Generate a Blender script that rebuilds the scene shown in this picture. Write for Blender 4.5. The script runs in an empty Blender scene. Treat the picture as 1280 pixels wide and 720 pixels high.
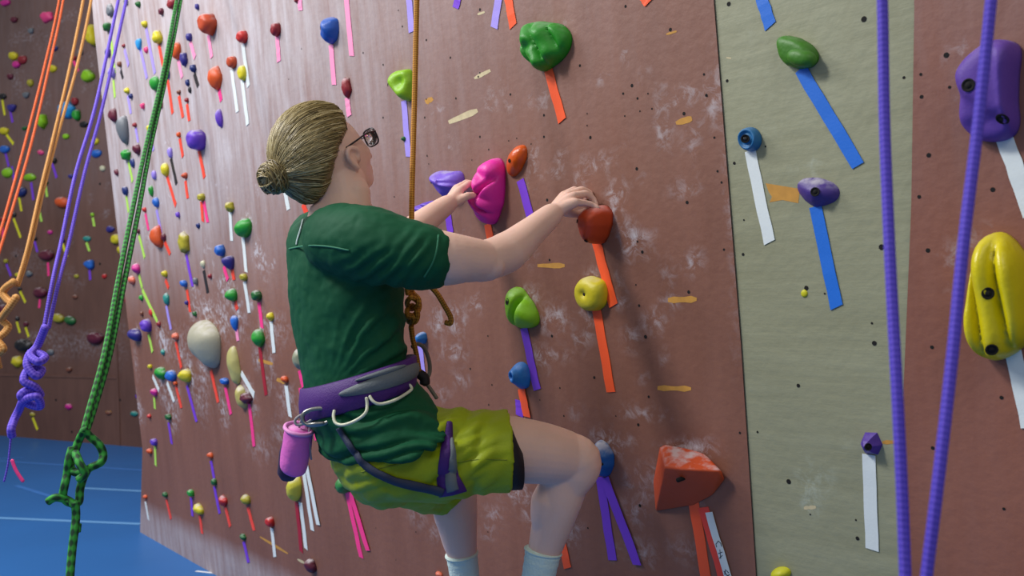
import bpy, math, random
import numpy as np
from mathutils import Vector, Matrix, noise
from mathutils.bvhtree import BVHTree
C = bpy.context.scene.collection
random.seed(7)
# ------------------------------------------------------------------ camera
FPX = 1100.0; PITCH = math.atan(34/FPX); H = 1.265
cam_d = bpy.data.cameras.new('camera'); cam = bpy.data.objects.new('camera', cam_d); C.objects.link(cam)
cam.location = (0, 0, H); cam.rotation_euler = (math.pi/2+PITCH, 0, 0)
cam_d.sensor_width = 36; cam_d.lens = FPX/1280*36
cam_d.dof.use_dof = True; cam_d.dof.focus_distance = 2.05; cam_d.dof.aperture_fstop = 5.0
cam_d.clip_start = 0.05
bpy.context.scene.camera = cam
# ------------------------------------------------------------------ light
def srgb(c):
    return tuple((v/255/12.92 if v/255 <= .04045 else ((v/255+.055)/1.055)**2.4) for v in c)
w = bpy.data.worlds.new('gym_ambient'); bpy.context.scene.world = w; w.use_nodes = True
bg = w.node_tree.nodes['Background']; bg.inputs[0].default_value = (.96, .98, 1.0, 1); bg.inputs[1].default_value = .25
def area(name, loc, target, size, power, color):
    l = bpy.data.lights.new(name, 'AREA'); l.shape = 'RECTANGLE'; l.size, l.size_y = size; l.energy = power; l.color = color
    o = bpy.data.objects.new(name, l); C.objects.link(o); o.location = loc
    o.rotation_euler = (Vector(target)-Vector(loc)).to_track_quat('-Z', 'Y').to_euler(); return o
area('ceiling_lamp_left', (-3.4, 1.0, 4.9), (-.6, 3.0, 1.6), (.8, .8), 180, (1.0, .975, .96))
area('ceiling_lamp_far', (-5.0, 3.6, 5.2), (-2.2, 4.5, 1.6), (1.6, 1.6), 165, (.98, .96, 1.0))
area('overhead_fill_front', (1.2, -2.2, 4.6), (.4, 2.2, 1.0), (2.5, 1.5), 42, (1.0, .96, .88))  # unseen overhead fill, added from behind the camera
area('overhead_fill_floor', (-4.5, 1.5, 4.8), (-3.6, 5.5, 0), (2.0, 2.0), 70, (.98, 1.0, 1.0))  # added overhead fill aimed at the mats on the left
vs = bpy.context.scene.view_settings
vs.view_transform = 'Standard'; vs.look = 'None'; vs.gamma = 1; vs.use_curve_mapping = False; vs.exposure = 0.0
# ------------------------------------------------------------------ pixel helpers
cp, sp = math.cos(PITCH), math.sin(PITCH); O = Vector((0, 0, H))
def ray(x, y):
    a = (x-640)/FPX; b = -(y-360)/FPX
    return Vector((a, cp-b*sp, sp+b*cp))
def P(x, y, Y): r = ray(x, y); return O + r*(Y/r.y)
def proj(p):
    q = p-O; dd = q.y*cp+q.z*sp; return (640+FPX*q.x/dd, 360-FPX*(-q.y*sp+q.z*cp)/dd)
class Frame:
    def __init__(s, origin, d, lean):
        s.o = Vector(origin); s.d = Vector(d).normalized(); n = Vector((s.d.y, -s.d.x, 0)).normalized()
        s.u = (n*lean+Vector((0, 0, 1))).normalized(); s.N = s.d.cross(s.u).normalized()
        s.M = Matrix(((s.d.x, s.u.x, s.N.x, s.o.x), (s.d.y, s.u.y, s.N.y, s.o.y), (s.d.z, s.u.z, s.N.z, s.o.z), (0, 0, 0, 1)))
    def sv(s, x, y, k=0.0):
        r = ray(x, y); t = ((s.o+s.N*k-O).dot(s.N))/r.dot(s.N); p = O+r*t-s.o
        return (p.dot(s.d), p.dot(s.u))
    def w(s, a, b, k=0.0): return s.o+s.d*a+s.u*b+s.N*k
W = Frame((.065, 2.36, 1.115), (.65, -.76, 0), .118)
FZ = 0.0
BW = Frame((-5.05, 9.15, 0), (1.87, -.85, 0), .04)
# ------------------------------------------------------------------ materials
def nd(nt, t, **k):
    n = nt.nodes.new(t)
    for a, b in k.items(): setattr(n, a, b)
    return n
MC = {}
def mat(name, col, rough=.55, metal=0, bump=.15, bscale=60, vary=.12, coat=0, chalk=0, sheen=0, trans=0, spec=None, nscale=9):
    key = (name, tuple(col), rough, metal, chalk, bump)
    if key in MC: return MC[key]
    m = bpy.data.materials.new(name); m.use_nodes = True; nt = m.node_tree; b = nt.nodes['Principled BSDF']
    c = srgb(col)
    tc = nd(nt, 'ShaderNodeTexCoord'); n1 = nd(nt, 'ShaderNodeTexNoise'); n1.inputs['Scale'].default_value = nscale; n1.inputs['Detail'].default_value = 4
    nt.links.new(tc.outputs['Object'], n1.inputs['Vector'])
    mx = nd(nt, 'ShaderNodeMix', data_type='RGBA')
    mx.inputs[6].default_value = tuple(v*(1-vary) for v in c)+(1,); mx.inputs[7].default_value = tuple(min(1, v*(1+vary)) for v in c)+(1,)
    nt.links.new(n1.outputs[0], mx.inputs[0]); out = mx.outputs[2]
    if chalk:
        g = nd(nt, 'ShaderNodeNewGeometry'); sx = nd(nt, 'ShaderNodeSeparateXYZ'); nt.links.new(g.outputs['Normal'], sx.inputs[0])
        n2 = nd(nt, 'ShaderNodeTexNoise'); n2.inputs['Scale'].default_value = 35; n2.inputs['Detail'].default_value = 6
        nt.links.new(tc.outputs['Object'], n2.inputs['Vector'])
        mr = nd(nt, 'ShaderNodeMapRange'); mr.inputs[1].default_value = .25; mr.inputs[2].default_value = 1.0; mr.inputs[4].default_value = chalk
        nt.links.new(sx.outputs[2], mr.inputs[0])
        m2 = nd(nt, 'ShaderNodeMapRange'); m2.inputs[1].default_value = .42; m2.inputs[2].default_value = .62
        nt.links.new(n2.outputs[0], m2.inputs[0])
        mu = nd(nt, 'ShaderNodeMath', operation='MULTIPLY'); nt.links.new(mr.outputs[0], mu.inputs[0]); nt.links.new(m2.outputs[0], mu.inputs[1])
        mc = nd(nt, 'ShaderNodeMix', data_type='RGBA'); mc.inputs[7].default_value = (.62, .60, .62, 1)
        nt.links.new(mu.outputs[0], mc.inputs[0]); nt.links.new(out, mc.inputs[6]); out = mc.outputs[2]
    nt.links.new(out, b.inputs['Base Color'])
    b.inputs['Roughness'].default_value = rough; b.inputs['Metallic'].default_value = metal
    if spec is not None: b.inputs['Specular IOR Level'].default_value = spec
    if sheen: b.inputs['Sheen Weight'].default_value = sheen
    if trans: b.inputs['Transmission Weight'].default_value = trans
    if bump:
        n3 = nd(nt, 'ShaderNodeTexNoise'); n3.inputs['Scale'].default_value = bscale; n3.inputs['Detail'].default_value = 5
        nt.links.new(tc.outputs['Object'], n3.inputs['Vector'])
        bp = nd(nt, 'ShaderNodeBump'); bp.inputs['Strength'].default_value = bump; bp.inputs['Distance'].default_value = .01
        nt.links.new(n3.outputs[0], bp.inputs['Height']); nt.links.new(bp.outputs[0], b.inputs['Normal'])
    MC[key] = m; return m
def wall_mat(name, col, col2, palecol=(196, 190, 194), grain='v', rough=.6, scale=1.0):
    m = bpy.data.materials.new(name); m.use_nodes = True; nt = m.node_tree; b = nt.nodes['Principled BSDF']; L = nt.links.new
    tc = nd(nt, 'ShaderNodeTexCoord'); mp = nd(nt, 'ShaderNodeMapping'); L(tc.outputs['Object'], mp.inputs[0])
    mp.inputs['Scale'].default_value = (6, 1.0, 1) if grain == 'v' else (1.6, 16, 1)
    n1 = nd(nt, 'ShaderNodeTexNoise'); n1.inputs['Scale'].default_value = 1.6*scale; n1.inputs['Detail'].default_value = 8; n1.inputs['Roughness'].default_value = .62
    L(mp.outputs[0], n1.inputs['Vector'])
    n0 = nd(nt, 'ShaderNodeTexNoise'); n0.inputs['Scale'].default_value = 1.3; n0.inputs['Detail'].default_value = 6; L(tc.outputs['Object'], n0.inputs['Vector'])
    ad = nd(nt, 'ShaderNodeMath', operation='ADD'); L(n1.outputs[0], ad.inputs[0]); L(n0.outputs[0], ad.inputs[1])
    mr = nd(nt, 'ShaderNodeMapRange'); mr.inputs[1].default_value = .72; mr.inputs[2].default_value = 1.28; L(ad.outputs[0], mr.inputs[0])
    mx = nd(nt, 'ShaderNodeMix', data_type='RGBA'); mx.inputs[6].default_value = srgb(col)+(1,); mx.inputs[7].default_value = srgb(col2)+(1,); L(mr.outputs[0], mx.inputs[0])
    at = nd(nt, 'ShaderNodeAttribute', attribute_name='chalk')
    n2 = nd(nt, 'ShaderNodeTexNoise'); n2.inputs['Scale'].default_value = 30; n2.inputs['Detail'].default_value = 10; n2.inputs['Roughness'].default_value = .72
    n2.inputs['Distortion'].default_value = .6; L(tc.outputs['Object'], n2.inputs['Vector'])
    m2 = nd(nt, 'ShaderNodeMapRange'); m2.inputs[1].default_value = .45; m2.inputs[2].default_value = .66; L(n2.outputs[0], m2.inputs[0])
    mu = nd(nt, 'ShaderNodeMath', operation='MULTIPLY', use_clamp=True); L(at.outputs['Fac'], mu.inputs[0]); L(m2.outputs[0], mu.inputs[1])
    # broad streaky pale film; on the red wall chalk plus painted-in light sheen
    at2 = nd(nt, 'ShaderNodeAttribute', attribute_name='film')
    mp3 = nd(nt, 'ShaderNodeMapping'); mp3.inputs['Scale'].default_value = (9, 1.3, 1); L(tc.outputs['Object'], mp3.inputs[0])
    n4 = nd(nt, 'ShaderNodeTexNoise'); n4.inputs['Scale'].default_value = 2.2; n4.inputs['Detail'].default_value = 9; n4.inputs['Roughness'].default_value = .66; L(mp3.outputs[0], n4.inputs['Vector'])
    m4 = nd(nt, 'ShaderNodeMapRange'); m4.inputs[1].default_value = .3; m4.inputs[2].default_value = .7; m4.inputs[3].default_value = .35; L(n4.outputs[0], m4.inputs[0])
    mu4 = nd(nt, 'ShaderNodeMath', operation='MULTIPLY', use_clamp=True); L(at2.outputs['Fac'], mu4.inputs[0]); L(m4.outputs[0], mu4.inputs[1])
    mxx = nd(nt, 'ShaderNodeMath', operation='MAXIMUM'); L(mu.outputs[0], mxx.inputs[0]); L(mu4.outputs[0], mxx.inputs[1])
    mc = nd(nt, 'ShaderNodeMix', data_type='RGBA'); mc.inputs[7].default_value = srgb(palecol)+(1,)
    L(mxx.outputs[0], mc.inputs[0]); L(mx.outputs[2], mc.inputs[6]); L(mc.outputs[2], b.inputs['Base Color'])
    b.inputs['Roughness'].default_value = rough
    n3 = nd(nt, 'ShaderNodeTexNoise'); n3.inputs['Scale'].default_value = 45; n3.inputs['Detail'].default_value = 6; L(tc.outputs['Object'], n3.inputs['Vector'])
    a3 = nd(nt, 'ShaderNodeMath', operation='ADD'); L(n3.outputs[0], a3.inputs[0]); L(n1.outputs[0], a3.inputs[1])
    bp = nd(nt, 'ShaderNodeBump'); bp.inputs['Strength'].default_value = .25; bp.inputs['Distance'].default_value = .006
    L(a3.outputs[0], bp.inputs['Height']); L(bp.outputs[0], b.inputs['Normal'])
    return m
def rope_mat(name, c1, c2, pitch=70.0, strands=3.0):
    m = bpy.data.materials.new(name); m.use_nodes = True; nt = m.node_tree; b = nt.nodes['Principled BSDF']; L = nt.links.new
    uv = nd(nt, 'ShaderNodeUVMap'); sx = nd(nt, 'ShaderNodeSeparateXYZ'); L(uv.outputs[0], sx.inputs[0])
    def wave(sgn):
        a = nd(nt, 'ShaderNodeMath', operation='MULTIPLY'); a.inputs[1].default_value = strands*2*math.pi*sgn; L(sx.outputs[0], a.inputs[0])
        c = nd(nt, 'ShaderNodeMath', operation='MULTIPLY'); c.inputs[1].default_value = pitch*2*math.pi; L(sx.outputs[1], c.inputs[0])
        e = nd(nt, 'ShaderNodeMath', operation='ADD'); L(a.outputs[0], e.inputs[0]); L(c.outputs[0], e.inputs[1])
        s = nd(nt, 'ShaderNodeMath', operation='SINE'); L(e.outputs[0], s.inputs[0]); return s
    w1, w2 = wave(1), wave(-1)
    mu = nd(nt, 'ShaderNodeMath', operation='MULTIPLY'); L(w1.outputs[0], mu.inputs[0]); L(w2.outputs[0], mu.inputs[1])
    mr = nd(nt, 'ShaderNodeMapRange'); mr.inputs[1].default_value = -.5; mr.inputs[2].default_value = .5; L(mu.outputs[0], mr.inputs[0])
    mx = nd(nt, 'ShaderNodeMix', data_type='RGBA'); mx.inputs[6].default_value = srgb(c1)+(1,); mx.inputs[7].default_value = srgb(c2)+(1,)
    L(mr.outputs[0], mx.inputs[0]); L(mx.outputs[2], b.inputs['Base Color']); b.inputs['Roughness'].default_value = .75
    bp = nd(nt, 'ShaderNodeBump'); bp.inputs['Strength'].default_value = .25; bp.inputs['Distance'].default_value = .001
    L(mu.outputs[0], bp.inputs['Height']); L(bp.outputs[0], b.inputs['Normal'])
    return m
# ------------------------------------------------------------------ mesh helpers
def mesh_obj(name, vs_, fs, m, parent=None, smooth=True, matrix=None, mats=None, midx=None):
    me = bpy.data.meshes.new(name); me.from_pydata([tuple(v) for v in vs_], [], fs)
    for mm in (mats or [m]): me.materials.append(mm)
    if midx is not None: me.polygons.foreach_set('material_index', midx)
    me.polygons.foreach_set('use_smooth', [smooth]*len(me.polygons)); me.update()
    o = bpy.data.objects.new(name, me); C.objects.link(o)
    if matrix is not None: o.matrix_world = matrix
    if parent is not None:
        o.parent = parent; o.matrix_parent_inverse = Matrix.Identity(4)
        base = parent.matrix_world if matrix is None else None
    return o
def empty(name, loc=(0, 0, 0)):
    o = bpy.data.objects.new(name, None); C.objects.link(o); o.location = loc; o.empty_display_size = .05; return o
def tag(o, label, cat, group=None, kind=None):
    if label: o['label'] = label
    if cat: o['category'] = cat
    if group: o['group'] = group
    if kind: o['kind'] = kind
    return o
def local(o, parent_loc): return [Vector(v)-Vector(parent_loc) for v in o]
def smooth_path(pts, n=8):
    pts = [Vector(p) for p in pts]; out = []
    for i in range(len(pts)-1):
        p0 = pts[max(i-1, 0)]; p1 = pts[i]; p2 = pts[i+1]; p3 = pts[min(i+2, len(pts)-1)]
        for k in range(n):
            t = k/n
            out.append(.5*((2*p1)+(p2-p0)*t+(2*p0-5*p1+4*p2-p3)*t*t+(3*p1-p0-3*p2+p3)*t**3))
    out.append(pts[-1]); return out
def frames(path):
    T = []
    for i in range(len(path)):
        a = path[max(i-1, 0)]; b = path[min(i+1, len(path)-1)]; t = (b-a)
        T.append(t.normalized() if t.length > 1e-9 else Vector((0, 0, 1)))
    x = T[0].orthogonal().normalized(); X = []
    for t in T:
        x = (x-t*x.dot(t)).normalized(); X.append(x.copy())
    return T, X
def tube(path, rad, seg=10, cap=True, uv=None, flat=None):
    """returns verts, faces, uvs ; rad number or list ; flat=(axis, factor)"""
    T, X = frames(path); V = []; F = []; U = []; L = 0
    for i, p in enumerate(path):
        r = rad[i] if hasattr(rad, '__len__') else rad
        if i: L += (p-path[i-1]).length
        y = T[i].cross(X[i])
        for k in range(seg):
            a = 2*math.pi*k/seg; o = X[i]*math.cos(a)*r+y*math.sin(a)*r
            if flat is not None: ax = Vector(flat[0]).normalized(); o = o-ax*o.dot(ax)*(1-flat[1])
            V.append(p+o)
        U.append(L)
    n = len(path); uvs = []
    for i in range(n-1):
        for k in range(seg):
            k2 = (k+1) % seg
            F.append((i*seg+k, i*seg+k2, (i+1)*seg+k2, (i+1)*seg+k))
            uvs += [(k/seg, U[i]), ((k+1)/seg, U[i]), ((k+1)/seg, U[i+1]), (k/seg, U[i+1])]
    if cap:
        V.append(path[0]-T[0]*(rad[0] if hasattr(rad, '__len__') else rad)*.5); a = len(V)-1
        V.append(path[-1]+T[-1]*(rad[-1] if hasattr(rad, '__len__') else rad)*.5); b = len(V)-1
        for k in range(seg):
            k2 = (k+1) % seg
            F.append((k2, k, a)); F.append(((n-1)*seg+k, (n-1)*seg+k2, b)); uvs += [(0, 0)]*6
    return V, F, uvs
class MB:
    def __init__(s): s.V = []; s.F = []; s.U = []; s.mi = []
    def add(s, V, F, U=None, mi=0):
        o = len(s.V); s.V += [Vector(v) for v in V]; s.F += [tuple(i+o for i in f) for f in F]
        s.U += U if U else [(0, 0)]*sum(len(f) for f in F); s.mi += [mi]*len(F); return s
    def tube(s, path, rad, **k): V, F, U = tube(path, rad, **k); return s.add(V, F, U)
    def sphere(s, c, r, M=None, seg=20, rings=12, fn=None):
        V = []; F = []
        for i in range(rings+1):
            th = math.pi*i/rings
            for k in range(seg):
                ph = 2*math.pi*k/seg; q = Vector((math.sin(th)*math.cos(ph), math.sin(th)*math.sin(ph), math.cos(th)))
                e = Vector((q.x*r[0], q.y*r[1], q.z*r[2])) if hasattr(r, '__len__') else q*r
                if M is not None: e = M @ e
                V.append(Vector(c)+e)
        for i in range(rings):
            for k in range(seg):
                k2 = (k+1) % seg; F.append((i*seg+k, (i+1)*seg+k, (i+1)*seg+k2, i*seg+k2))
        return s.add(V, F)
    def box(s, c, ax, h):
        V = [Vector(c)+ax[0]*h[0]*i+ax[1]*h[1]*j+ax[2]*h[2]*k for i in (-1, 1) for j in (-1, 1) for k in (-1, 1)]
        return s.add(V, [(0, 1, 3, 2), (4, 6, 7, 5), (0, 4, 5, 1), (2, 3, 7, 6), (0, 2, 6, 4), (1, 5, 7, 3)])
    def build(s, name, m, parent=None, smooth=True, origin=None, mats=None):
        og = Vector(origin) if origin is not None else (parent_world(parent) if parent else Vector((0, 0, 0)))
        o = mesh_obj(name, [v-og for v in s.V], s.F, m, parent, smooth, mats=mats, midx=s.mi if mats else None)
        if any(u != (0, 0) for u in s.U):
            uv = o.data.uv_layers.new(name='UVMap'); uv.data.foreach_set('uv', [c for u in s.U for c in u])
        if parent is None: o.location = og
        elif origin is not None: o.location = og-parent_world(parent)
        return o
def parent_world(p):
    v = Vector((0, 0, 0))
    while p is not None: v += Vector(p.location); p = p.parent
    return v
def capsule_path(mb, pts, rads, n=6, seg=14, flat=None):
    path = smooth_path(pts, n); m = len(pts)-1
    rr = [float(np.interp(i/n, range(m+1), rads)) for i in range(m*n+1)]
    # rounded ends
    T0 = (path[0]-path[1]).normalized(); T1 = (path[-1]-path[-2]).normalized()
    A = [path[0]+T0*rr[0]*math.sin(a) for a in (1.45, 1.1, .6)]; RA = [rr[0]*math.cos(a) for a in (1.45, 1.1, .6)]
    B = [path[-1]+T1*rr[-1]*math.sin(a) for a in (.6, 1.1, 1.45)]; RB = [rr[-1]*math.cos(a) for a in (.6, 1.1, 1.45)]
    mb.tube(A+path+B, RA+rr+RB, seg=seg, flat=flat); return mb
def remeshed(mb, voxel, iters=3, fn=None):
    me = bpy.data.meshes.new('tmp'); me.from_pydata([tuple(v) for v in mb.V], [], mb.F); me.update()
    o = bpy.data.objects.new('tmp', me); C.objects.link(o)
    md = o.modifiers.new('r', 'REMESH'); md.mode = 'VOXEL'; md.voxel_size = voxel; md.adaptivity = 0
    s = o.modifiers.new('s', 'SMOOTH'); s.iterations = iters; s.factor = .5
    dg = bpy.context.evaluated_depsgraph_get(); e = o.evaluated_get(dg); out = bpy.data.meshes.new_from_object(e)
    bpy.data.objects.remove(o); bpy.data.meshes.remove(me)
    return out
def mesh_np(me):
    a = np.empty(len(me.vertices)*3); me.vertices.foreach_get('co', a); a = a.reshape(-1, 3)
    n = np.empty(len(me.vertices)*3); me.vertex_normals.foreach_get('vector', n); return a, n.reshape(-1, 3)
def finish(me, name, m, parent, origin):
    me.name = name; me.materials.clear(); me.materials.append(m)
    me.polygons.foreach_set('use_smooth', [True]*len(me.polygons))
    a, _ = mesh_np(me); a = a-np.array(origin); me.vertices.foreach_set('co', a.ravel()); me.update()
    o = bpy.data.objects.new(name, me); C.objects.link(o); o.parent = parent; return o
# ------------------------------------------------------------------ setting
RED1, RED2 = (120, 75, 56), (138, 91, 72)
mat_red = wall_mat('painted_red_plywood', RED1, RED2)
mat_cream = wall_mat('painted_cream_plywood', (138, 137, 106), (154, 154, 124), (180, 188, 170), grain='h')
mat_right = wall_mat('painted_rust_plywood', (124, 70, 50), (142, 86, 64))
mat_back = wall_mat('painted_dark_brown_plywood', (92, 62, 52), (112, 78, 66), (150, 140, 145))
mat_hole = mat('dark_bolt_hole', (14, 12, 12), .9, bump=0)
mat_ochre = mat('ochre_paint', (196, 142, 60), .7, bump=0, vary=.3, nscale=40)
mat_edge = mat('raw_panel_edge', (70, 55, 48), .8)
mat_steel = mat('bolt_steel', (70, 70, 72), .4, .8, bump=0)
TOP = 3.6
def grid_panel(name, fr, left, right, vtop, step, m, k=0.0, chalk=None, film=None, holes=(), stains=(), thick=.04, label=None, botfn=None):
    """left/right : lists of (v, s) ; rows run along v"""
    vl = [a for a, b in left]
    v0 = vl[0]; nv = max(2, int((vtop-v0)/step)); smin = min(b for a, b in left); smax = max(b for a, b in right); nu = max(2, int((smax-smin)/step))
    vsv = np.linspace(v0, vtop, nv+1)
    sl = np.interp(vsv, [a for a, b in left], [b for a, b in left]); sr = np.interp(vsv, [a for a, b in right], [b for a, b in right])
    S = sl[:, None]+(sr-sl)[:, None]*np.linspace(0, 1, nu+1)[None, :]; Vv = np.repeat(vsv[:, None], nu+1, 1)
    co = np.stack([S.ravel(), Vv.ravel(), np.full(S.size, k)], 1).tolist()
    F = [(j*(nu+1)+i, j*(nu+1)+i+1, (j+1)*(nu+1)+i+1, (j+1)*(nu+1)+i) for j in range(nv) for i in range(nu)]
    mi = [0]*len(F); n0 = len(co)
    b = [i for i in range(nu+1)]+[(j*(nu+1)+nu) for j in range(1, nv+1)]+[nv*(nu+1)+i for i in range(nu-1, -1, -1)]+[j*(nu+1) for j in range(nv-1, 0, -1)]
    nb = len(b)
    for q in b: co.append([co[q][0], co[q][1], k-thick])
    for i in range(nb):
        i2 = (i+1) % nb; F.append((b[i2], b[i], n0+i, n0+i2)); mi.append(1)
    F.append(tuple(n0+i for i in range(nb-1, -1, -1))); mi.append(1)
    for (px, py, r) in holes:
        s_, v_ = fr.sv(px, py, k); n0 = len(co); q = 9; r = r*.68
        for i in range(q): co.append([s_+r*math.cos(2*math.pi*i/q), v_+r*math.sin(2*math.pi*i/q), k+.0005])
        F.append(tuple(n0+i for i in range(q))); mi.append(2)
    for (poly, mm) in stains:
        n0 = len(co)
        for (px, py) in poly: s_, v_ = fr.sv(px, py, k); co.append([s_, v_, k+.0004])
        a = sum(co[n0+i][0]*co[n0+(i+1) % len(poly)][1]-co[n0+(i+1) % len(poly)][0]*co[n0+i][1] for i in range(len(poly)))
        f = tuple(n0+i for i in range(len(poly))); F.append(f if a > 0 else f[::-1]); mi.append(mm)
    o = mesh_obj(name, co, F, m, matrix=fr.M, smooth=False, mats=[m, mat_edge, mat_hole, mat_ochre, mat_palechip], midx=mi)
    ca = np.array(co)
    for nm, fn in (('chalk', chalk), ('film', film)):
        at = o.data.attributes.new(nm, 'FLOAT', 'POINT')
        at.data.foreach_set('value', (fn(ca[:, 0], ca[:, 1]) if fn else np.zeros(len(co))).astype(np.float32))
    tag(o, label, None, kind='structure'); return o
mat_palechip = mat('pale_paint_chip', (205, 190, 150), .7, bump=0, vary=.25, nscale=60)
def blobs(fr, lst):
    cc = []
    for (px, py, rx, ry, a) in lst:
        s_, v_ = fr.sv(px, py); s1, _ = fr.sv(px+rx, py); _, v1 = fr.sv(px, py-ry)
        cc.append((s_, v_, abs(s1-s_)*.8, abs(v1-v_)*.8, a))
    def fn(s, v):
        t = np.zeros_like(s)
        for (a, b, rs, rv, k) in cc: t = t+k*np.exp(-(((s-a)/rs)**2+((v-b)/rv)**2))
        return np.clip(t, 0, 1.6)
    return fn
MAIN_CH = [(855,120,40,14,.9),(830,160,14,30,.8),(785,300,14,30,.9),(855,235,22,10,1),(800,300,22,12,.8),(745,205,30,18,.6),(770,240,14,16,1.1),(725,225,8,14,.9),
 (865,180,16,26,.5),(660,300,14,30,.7),(690,215,16,8,.9),(665,200,8,30,.8),(690,400,24,18,.9),(660,370,20,12,1),(595,380,10,12,.9),(570,400,16,24,.8),(545,400,10,20,.8),
 (565,440,20,14,.8),(575,475,14,10,.6),(540,350,12,16,.6),(690,445,30,10,.6),(800,515,40,8,.8),(855,560,26,10,1.5),(880,560,20,12,1),(800,600,14,30,.3),(770,560,14,14,1.1),(750,545,12,10,1.2),
 (640,610,18,16,1.4),(670,640,20,18,1.2),(650,590,16,10,1),(550,620,12,16,.6),(520,640,14,20,.5),(840,380,18,6,.7),(835,350,12,30,.4),(790,640,20,20,.5),(860,690,30,20,.4),(800,690,22,22,.6),
 (680,125,10,14,.8),(590,60,26,16,.4),(700,30,30,20,.35),(620,110,22,26,.4),(570,180,22,26,.35),(310,275,14,14,1.5),(330,330,14,34,.9),(300,400,16,30,.6),(270,400,16,30,.6),(345,410,18,26,.7),
 (215,240,10,26,.7),(235,270,10,26,.7),(210,180,12,20,.8),(260,290,14,26,.6),(360,500,14,20,1),(250,500,14,30,.7),(325,560,20,20,.5),(350,540,12,18,.6),(195,300,12,20,.9),(230,290,8,12,1.2),
 (225,430,20,30,.6),(280,360,20,30,.5),(345,250,14,40,.4),(905,60,10,80,.6),(912,250,8,120,.5),(895,120,12,60,.5),(920,420,6,90,.35),(740,345,12,12,.8),(765,265,12,16,1),(840,600,50,30,.25)]
_r = random.Random(11)
MAIN_CH += [(_r.uniform(165, 345), _r.uniform(170, 520), _r.uniform(3, 8), _r.uniform(8, 24), _r.uniform(.6, 1.5)) for _ in range(85)]
MAIN_CH += [(_r.uniform(520, 900), _r.uniform(60, 700), _r.uniform(5, 16), _r.uniform(5, 16), _r.uniform(.3, .8)) for _ in range(70)]
def main_chalk_sheen(s, v):
    f = np.clip((-s-.05)/2.2, 0, 1)*np.clip((v-.10)/.9, 0, 1)*1.25 + np.clip((v-.35)/.7, 0, 1)*.24*np.clip((.9-s)/1.0, 0, 1)  # whitening towards upper left: chalk, with light sheen painted into the colour
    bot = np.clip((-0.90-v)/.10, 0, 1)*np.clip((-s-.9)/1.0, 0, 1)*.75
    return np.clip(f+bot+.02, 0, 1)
H_MAIN = [(x, y, r) for x, y, r in [(782,8,.005),(838,37,.006),(725,82,.005),(790,107,.006),(779,117,.0045),(797,123,.0045),(810,117,.003),(815,136,.0035),(800,139,.003),(781,145,.003),(734,142,.003),
 (738,172,.006),(734,157,.003),(680,144,.005),(638,118,.005),(600,171,.005),(855,142,.006),(796,211,.006),(883,119,.005),(893,172,.004),(880,93,.004),(897,214,.004),(859,253,.006),(803,315,.006),(861,365,.006),
 (799,382,.005),(807,421,.007),(743,472,.006),(700,485,.004),(811,496,.005),(690,420,.006),(610,420,.004),(611,506,.004),(588,540,.004),(588,461,.005),(615,481,.004),(684,250,.006),(687,325,.005),(738,171,.004),
 (680,171,.005),(611,187,.004),(636,176,.003),(646,173,.003),(664,180,.003),(534,195,.004),(536,205,.003),(590,200,.003),(563,72,.005),(533,50,.005),(570,123,.005),(512,130,.0),(454,66,.005),(503,33,.005),
 (533,50,.004),(498,13,.004),(598,96,.005),(600,12,.006),(600,91,.004),(533,124,.004),(531,147,.005),(479,81,.005),(479,147,.005),(377,61,.004),(361,99,.004),(427,236,.0),(493,246,.004),(534,194,.003),
 (798,531,.006),(800,632,.006),(925,541,.004),(922,140,.0),(884,120,.003),(902,228,.004),(905,312,.004),(797,302,.004),(795,356,.003),(675,500,.003),(705,520,.004),(770,520,.003),(640,540,.004),(655,575,.003),
 (735,660,.004),(760,690,.003),(610,665,.003),(520,665,.004),(495,700,.003),(470,660,.003),(440,560,.003),(560,550,.003),(618,290,.003),(640,315,.003),(602,243,.003)] if r > 0]
def quad(x0, y0, x1, y1, w0):
    dx, dy = x1-x0, y1-y0; L = math.hypot(dx, dy); nx, ny = -dy/L*w0/2, dx/L*w0/2; rr = random.Random(int(x0*7+y0))
    n = 5; a = []; b = []
    for i in range(n+1):
        t = i/n; j = rr.uniform(.75, 1.15)*(0.6 if i in (0, n) else 1); a.append((x0+dx*t+nx*j, y0+dy*t+ny*j)); b.append((x0+dx*t-nx*j, y0+dy*t-ny*j))
    return a+b[::-1]
ST_MAIN = [(quad(561,153,597,138,7), 4), (quad(672,332,706,332,6), 3), (quad(835,375,871,374,8), 3), (quad(822,485,864,486,7), 3), (quad(845,154,865,148,8), 3), (quad(593,98,613,88,5), 4), (quad(532,128,541,123,7), 3),
 (quad(597,18,606,15,3), 4), (quad(833,43,846,39,3), 3), (quad(325,671,360,692,3), 3), (quad(372,699,381,704,3), 4), (quad(323,450,341,455,5), 3), (quad(346,474,357,478,6), 3), (quad(630,15,640,11,0.5), 3)]
CREAM_L = [(W.sv(945, 720)[1]-.6, W.sv(945, 720)[0]-.045), (W.sv(945, 720)[1], W.sv(945, 720)[0]), (W.sv(926, 430)[1], W.sv(926, 430)[0]), (W.sv(892, 0)[1], W.sv(892, 0)[0]), (W.sv(892, 0)[1]+1.2, W.sv(892, 0)[0]-.0)]
CREAM_R = [(W.sv(1122, 720)[1]-.5, W.sv(1122, 720)[0]), (W.sv(1128, 520)[1], W.sv(1128, 520)[0]), (W.sv(1139, 260)[1], W.sv(1139, 260)[0]), (W.sv(1143, 0)[1], W.sv(1143, 0)[0]), (3.2, W.sv(1143, 0)[0])]
vb = W.sv(175, 665)[1]; VB = (-1.115)/W.u.z
e1 = W.sv(178, 560); e2 = W.sv(118, 40)
MAIN_L = [(VB, W.sv(175, 665)[0]), (e1[1], e1[0]), (e2[1], e2[0]), (TOP, e2[0]+.15)]
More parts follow.
